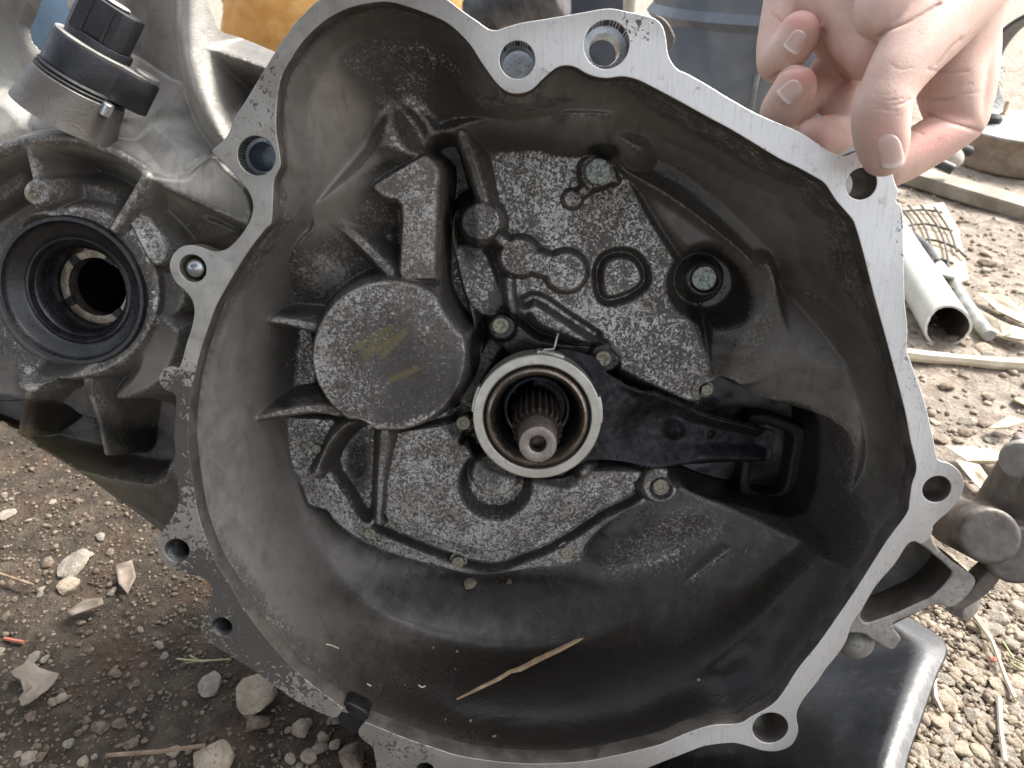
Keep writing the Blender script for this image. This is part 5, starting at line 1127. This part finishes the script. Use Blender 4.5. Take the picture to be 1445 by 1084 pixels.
for _ in range(13000):
    u_ = rs.rand()
    if u_ < .42: x, y = rs.uniform(-.42, .02), rs.uniform(.10, .75)
    elif u_ < .9: x, y = rs.uniform(.13, .75), rs.uniform(.12, 1.2)
    else: x, y = rs.uniform(-1.2, 1.6), rs.uniform(.5, 2.6)
    d = damp_shade_at(x, y); left = x < .05
    r = (.0008 + .0016 * rs.rand() ** 2.5) if left else (.0009 + .0034 * rs.rand() ** 2.6)
    tone = np.clip((.05 + .5 * rs.rand() ** 1.8) if left else (.45 + .5 * rs.rand()), 0, 1); add_peb(x, y, r, tone)
for _ in range(5200):                                             # denser grit close by
    if rs.rand() < .62: u, v = rs.uniform(1270, 1470), rs.uniform(840, 1110)
    else: u, v = rs.uniform(0, 470), rs.uniform(640, 1100)
    p = gnd(u, v); left = u < 600
    add_peb(p.x, p.y, (.0005 + .0011 * rs.rand() ** 2) if left else (.0007 + .0022 * rs.rand() ** 2.2), (.05 + .5 * rs.rand() ** 1.8) if left else (.3 + .65 * rs.rand()))
V_ = np.concatenate(V_); Fm = [tuple(q) for f in F_ for q in f.tolist()]
gv_ = mesh_obj('gravel', V_, Fm, M['pebble']); gv_['kind'] = 'stuff'; tag(gv_, 'loose brown and grey grit scattered over the dirt', 'gravel')
at = gv_.data.attributes.new('tone', 'FLOAT', 'POINT'); at.data.foreach_set('value', np.concatenate(T_).astype(np.float32))
# stones one can pick out
def stone_mat(name, c1, c2, c3): return plain_mat(name, c1, c2, .8, 0, 1.6, bump=.0016, bscale=5.5, speck=c3, speck_amt=.75, spec=.3)
SMAT = [stone_mat('tan_stone', (.30, .245, .18), (.46, .385, .30), (.20, .15, .105)), stone_mat('grey_stone', (.25, .22, .18), (.40, .355, .295), (.15, .125, .10)), stone_mat('brown_stone', (.13, .095, .07), (.25, .195, .15), (.30, .25, .2))]
shapes = []
for mi in range(3):
    for k in range(5):
        me = rock_mesh(3.1 + k * 2.3 + mi * .9, 3, .34, .62); me.materials.append(SMAT[mi]); shapes.append(me)
def stone(u, v, rx_px, ry_px, shp, label, group=None, sink=.35, rot=None):
    p = gnd(u, v, 0); dep = (p - CAM_LOC).dot(CAM_R @ Vector((0, 0, -1))); k = dep / FPX
    o = link(bpy.data.objects.new('stone', shapes[shp])); r = rx_px * k; o.scale = (r, r * 1.05, ry_px * k * 1.25)
    o.location = (p.x, p.y, ground_h(p.x, p.y) + ry_px * k * (1 - sink - .25)); o.rotation_euler = (RND.uniform(-.25, .25), RND.uniform(-.25, .25), RND.uniform(0, 6.28) if rot is None else rot)
    if group:
        sz = 'very small' if rx_px < 5 else 'small' if rx_px < 7 else 'medium' if rx_px < 10 else 'larger'
        label = label.replace('STONE', f"{sz} {('tan', 'grey', 'brown')[shp // 5]} stone").replace('ROW', 'far' if v < 500 else 'middle' if v < 700 else 'near')
    return tag(o, label, 'stone', group)
stone(365, 985, 30, 22, 0, 'large pale cream rock lying against the lower left flange'); stone(300, 966, 20, 14, 8, 'grey stone left of the pale cream rock by the flange')
stone(300, 1078, 30, 18, 1, 'pale stone at the very bottom left of the bell housing'); stone(238, 808, 0.1, .1, 5, 'tiny stone') if False else None
stone(103, 805, 22, 9, 6, 'flat grey stone half buried in dark soil at left'); stone(98, 832, 15, 10, 0, 'small tan stone just in front of the flat grey stone')
stone(425, 1028, 13, 12, 1, 'small round tan stone under the flange near the notch'); stone(498, 1072, 24, 26, 12, 'reddish brown stone tucked under the notch in the flange')
stone(362, 1022, 18, 9, 12, 'flat brown stone just below the large pale cream rock'); stone(280, 745, 12, 9, 10, 'small brown stone by the lower edge of the differential case')
stone(142, 1028, 12, 12, 12, 'dark pointed stone standing in the soil at lower left')
GS = 'loose stones on the pale dirt at right'; GL = 'small stones in the dark soil at left'; GF = 'stones on the ground further back at right'
n_r = 0
for _ in range(240):
    u, v = RND.uniform(1285, 1475), RND.uniform(860, 1110)
    if u < 1345 - (v - 930) * .42: continue
    s_ = RND.choice([4, 5, 5, 6, 7, 8, 9, 11, 14]); stone(u, v, s_, s_ * RND.uniform(.5, .8), RND.randrange(0, 10), 'STONE ' + ('beside the long pale stem' if u > 1395 else 'next to the black plastic sheet') + (', near its lower end' if v > 980 else ', near its upper end'), GS)
for _ in range(120):
    u, v = RND.uniform(1275, 1460), RND.uniform(300, 860); s_ = RND.choice([4, 5, 6, 8, 10, 12])
    stone(u, v, s_, s_ * RND.uniform(.45, .75), RND.randrange(0, 15), 'STONE on the ROW pale dirt ' + ('close to the right flange edge' if u < 1340 else 'beside the grey rod' if u < 1400 else 'at the right edge'), GF)
for _ in range(55):
    u, v = RND.uniform(0, 250), RND.uniform(700, 1084)
    s_ = RND.choice([5, 6, 7, 8, 10]); stone(u, v, s_, s_ * RND.uniform(.5, .8), RND.choice([0, 1, 5, 6, 7, 10, 11, 12, 13]), 'STONE on the dark soil ' + ('near the torn leaf' if v > 900 else 'below the differential case') + (' at the left edge' if u < 110 else ' towards the flange'), GL)
for _ in range(14):
    u, v = RND.uniform(395, 480), RND.uniform(1010, 1084); s_ = RND.choice([6, 8, 10]); stone(u, v, s_, s_ * .75, RND.randrange(0, 15), 'STONE under the lower left flange ' + ('beside the notch' if u > 440 else 'beside the pale cream rock'), 'stones under the flange')
# dry leaves, husks, twigs, grass
def leaf(name, outline_px, mat, label, cat, lift=.004, curl=.004, group=None):
    pts = [gnd(u, v, 0) for u, v in outline_px]; c = sum(pts, Vector()) / len(pts); bm = bmesh.new(); n = len(pts); rings = []
    for s_ in (1.0, .66, .33):
        ring = []
        for i, p in enumerate(pts):
            q = c + (p - c) * s_; z = ground_h(q.x, q.y) + lift + curl * (s_ ** 2) * (.6 + mnoise.noise(q * 70)); ring.append(bm.verts.new((q.x, q.y, z)))
        rings.append(ring)
    cv = bm.verts.new((c.x, c.y, ground_h(c.x, c.y) + lift))
    for a, b in zip(rings[:-1], rings[1:]):
        for i in range(n): bm.faces.new((a[i], a[(i + 1) % n], b[(i + 1) % n], b[i]))
    for i in range(n): bm.faces.new((rings[-1][i], rings[-1][(i + 1) % n], cv))
    o = bm_obj(name, bm, mat, sharp=None); bake(o, [('SOLIDIFY', dict(thickness=.0006, offset=0))]); return tag(o, label, cat, group)
M['dryleaf'] = plain_mat('dry_leaf', (.20, .16, .125), (.33, .275, .22), .7, 0, 90); M['husk'] = plain_mat('pale_husk', (.55, .47, .34), (.72, .65, .52), .65, 0, 50); M['twig'] = plain_mat('dry_twig', (.16, .11, .07), (.30, .22, .15), .75, 0, 120)
M['straw'] = plain_mat('straw', (.20, .125, .065), (.42, .30, .18), .55, 0, 160); M['grass'] = plain_mat('green_grass', (.26, .28, .13), (.40, .42, .22), .5, 0, 60)
M['redtag'] = plain_mat('red_thread', (.42, .12, .08), (.5, .18, .12), .5, 0, 60)
leaf('dry_leaf', [(22,962),(40,955),(50,943),(60,952),(78,958),(90,962),(80,975),(72,985),(62,995),(50,1005),(38,1010),(34,998),(42,990),(38,975),(28,970)], M['dryleaf'], 'torn grey brown dry leaf lying on dark soil at lower left', 'leaf')
leaf('dry_leaf', [(100,875),(125,862),(150,858),(152,866),(130,876),(108,882)], M['dryleaf'], 'long faded leaf scrap on the soil above the torn leaf', 'leaf')
leaf('dry_leaf', [(168,810),(190,800),(196,825),(185,850),(172,835)], M['dryleaf'], 'dark brown leaf scrap near the lower left bolt ear', 'leaf')
for pts, lb in (([(1328,640),(1372,640),(1420,655),(1442,668),(1400,672),(1360,662)], 'broad pale dry husk beside the right flange ear'), ([(1345,655),(1375,672),(1400,700),(1412,722),(1388,712),(1360,685)], 'pale dry husk strip behind the right flange ear'),
                ([(1375,425),(1410,440),(1440,455),(1470,470),(1440,474),(1400,456)], 'pale husk strip at the end of the grey rod'), ([(1365,450),(1400,470),(1430,480),(1410,490),(1380,474)], 'short pale husk strip beside the grey rod'),
                ([(1405,470),(1440,478),(1465,490),(1440,500),(1410,488)], 'pale husk scrap right of the broken pipe'), ([(1288,428),(1310,436),(1322,452),(1300,448)], 'husk scrap beside the white pipe'),
                ([(1318,398),(1350,408),(1352,425),(1326,420)], 'flat pale scrap beside the grey metal rod'), ([(1390,610),(1420,598),(1440,606),(1415,618)], 'small husk scrap on dirt above the broad pale husk')):
    leaf('dry_husk', pts, M['husk'], lb, 'husk', .006, .008)
wtube('dry_root', [gnd(u, v, .006) for u, v in ((1278,500),(1310,504),(1350,507),(1400,512),(1460,516))], [.006, .006, .005, .006, .006], M['husk'], 'long pale dry root lying across the dirt below the pipe', 'root', 8)
for pts, lb in (([(0,810),(30,820),(48,826)], 'thin dark twig on dark soil at left edge'), ([(150,1066),(230,1060),(290,1052)], 'long thin twig beside the bottom left stones'), ([(1368,860),(1400,905),(1420,960),(1432,985)], 'long pale stem lying across the stones at right'), ([(1372,862),(1385,882),(1398,900)], 'short pale stem crossing the long one'),
                ([(1318,960),(1320,985),(1330,1005)], 'short pale stalk by the black plastic sheet'), ([(1410,985),(1412,1030),(1418,1075)], 'pale stalk at lower right among stones')):
    wtube('twig', [gnd(u, v, .0075) for u, v in pts], .0011 if pts[0][0] < 1300 else .0013, M['twig'] if pts[0][0] < 1300 else M['husk'], lb, 'twig', 6)
for pts, lb in (([(250,930),(285,933),(325,930)], 'pale green grass blade by the lower left flange'), ([(268,925),(280,932),(262,936)], 'short pale grass blade by the lower left flange'), ([(1415,905),(1430,930),(1450,938)], 'green grass blade among the stones at right'), ([(1425,935),(1440,945),(1460,950)], 'second green blade lower among the right stones'), ([(1428,985),(1436,992),(1430,1000)], 'small green sprout by the long pale stem')):
    wtube('grass_blade', [gnd(u, v, .005) for u, v in pts], [.0005, .0007, .0003], M['grass'], lb, 'grass', 5)
wtube('red_thread', [gnd(u, v, .003) for u, v in ((6,901),(20,904),(33,906))], .0011, M['redtag'], 'short red thread on dark soil at left', 'thread', 6)
tag(leaf('red_scrap', [(1391,941),(1397,941),(1398,946),(1392,947)], M['redtag'], 'tiny red scrap among the stones at right', 'scrap'), None)
# straw, pebble and crumbs inside the bell
bpy.context.view_layer.update()
_bvh = BVHTree.FromObject(bowl, bpy.context.evaluated_depsgraph_get()); Wb = bowl.matrix_world; Wi = Wb.inverted()
def on_bowl(u, v, lift=0.0):
    d = (CAM_R @ Vector(ray(u, v))).normalized(); h, n, _, _ = _bvh.ray_cast(Wi @ CAM_LOC, (Wi.to_3x3() @ d).normalized())
    return (Wb @ (h + n * lift), (Wb.to_3x3() @ n).normalized()) if h else (camw(u, v, .36), Vector((0, 0, 1)))
sp0 = [(644,991),(675,976),(705,962),(720,953),(735,949),(760,936),(790,922),(815,909),(826,904)]; wd = [1.5, 3.0, 3.6, 3.4, 4.6, 4.8, 4.4, 3.6, .6]
a_, b_ = on_bowl(*sp0[0], .003)[0], on_bowl(*sp0[-1], .003)[0]; cts = []
for k, (u, v) in enumerate(sp0):
    q, n = on_bowl(u, v, .003); t = k / (len(sp0) - 1); L_ = a_.lerp(b_, t); dep = min((q - CAM_LOC).length, (L_ - CAM_LOC).length) - .001
    cts.append(CAM_LOC + (q - CAM_LOC).normalized() * dep)
bm = bmesh.new(); vv = []
for k, p in enumerate(cts):
    q = cts[min(k + 1, len(cts) - 1)] - cts[max(k - 1, 0)]; s_ = q.cross(p - CAM_LOC).normalized(); nn = (CAM_LOC - p).normalized(); w_2 = wd[k] * .27 / 1000
    vv.append([bm.verts.new(p + s_ * w_2), bm.verts.new(p + nn * w_2 * .5 + s_ * w_2 * .2), bm.verts.new(p - s_ * w_2), bm.verts.new(p - nn * w_2 * .3)])
for a, b in zip(vv[:-1], vv[1:]):
    for q in range(4): bm.faces.new((a[q], a[(q + 1) % 4], b[(q + 1) % 4], b[q]))
bm.faces.new(vv[0]); bm.faces.new(vv[-1])
tag(bm_obj('straw', bm, M['straw'], sharp=25), 'long dry brown straw lying in the bottom of the bell housing', 'straw')
def crumb(u, v, rpx, shp, label, group=None):
    p, n = on_bowl(u, v, 0); k = (p - CAM_LOC).length / FPX; o = link(bpy.data.objects.new('crumb', shapes[shp])); r = rpx * k
    o.scale = (r, r, r * 1.2); o.location = p + n * r * .5; o.rotation_euler = (RND.random(), RND.random(), RND.random() * 6); return tag(o, label, 'crumb', group)
crumb(663, 824, 9, 0, 'tan pebble below the cover plate inside the bell housing'); crumb(718, 821, 5, 12, 'brown chip right of the tan pebble in the bell housing')
for u, v, r in ((524,778,2.6),(533,784,2.5),(550,790,3),(558,836,3.2),(580,843,2),(645,920,2.6),(611,915,3.2),(664,1018,2.5),(697,1040,3.6),(986,960,3.2),(780,899,2),(642,945,2),(700,820,2),(640,835,2.2),(404,970,1.8),(571,967,2),(628,1016,1.8)):
    crumb(u, v, r * .75, RND.choice([0, 1, 5, 6]), 'tiny pale crumb on the dark inner wall of the bell housing', 'crumbs inside the bell housing')
for pts in ([(459,910),(468,912),(477,916)], [(590,968),(595,971),(600,969)], [(517,966),(520,968),(523,969)]):
    wtube('fibre', [on_bowl(u, v, .0006)[0] for u, v in pts], .00035, M['husk'], 'tiny pale fibre on the lower inner wall of the bell housing', 'fibre', 5, group='fibres inside the bell housing')
# added unseen slab above and behind the camera: blocks sky light on the gearbox
def slab(name, x0, x1, y0, y1, z0, z1, mat):
    bm = bmesh.new(); bmesh.ops.create_cube(bm, size=1.0, matrix=Matrix.Translation(((x0 + x1) / 2, (y0 + y1) / 2, (z0 + z1) / 2)) @ Matrix.Diagonal((x1 - x0, y1 - y0, z1 - z0, 1)))
    o = bm_obj(name, bm, mat, smooth=False); o['kind'] = 'structure'; return o
M['blocker'] = plain_mat('roof_sheet', (.20, .19, .18), (.30, .29, .28), .6, .3, 8)
slab('sky_blocker', -5.0, 0.6, -3.5, -0.5, 1.75, 1.79, M['blocker'])
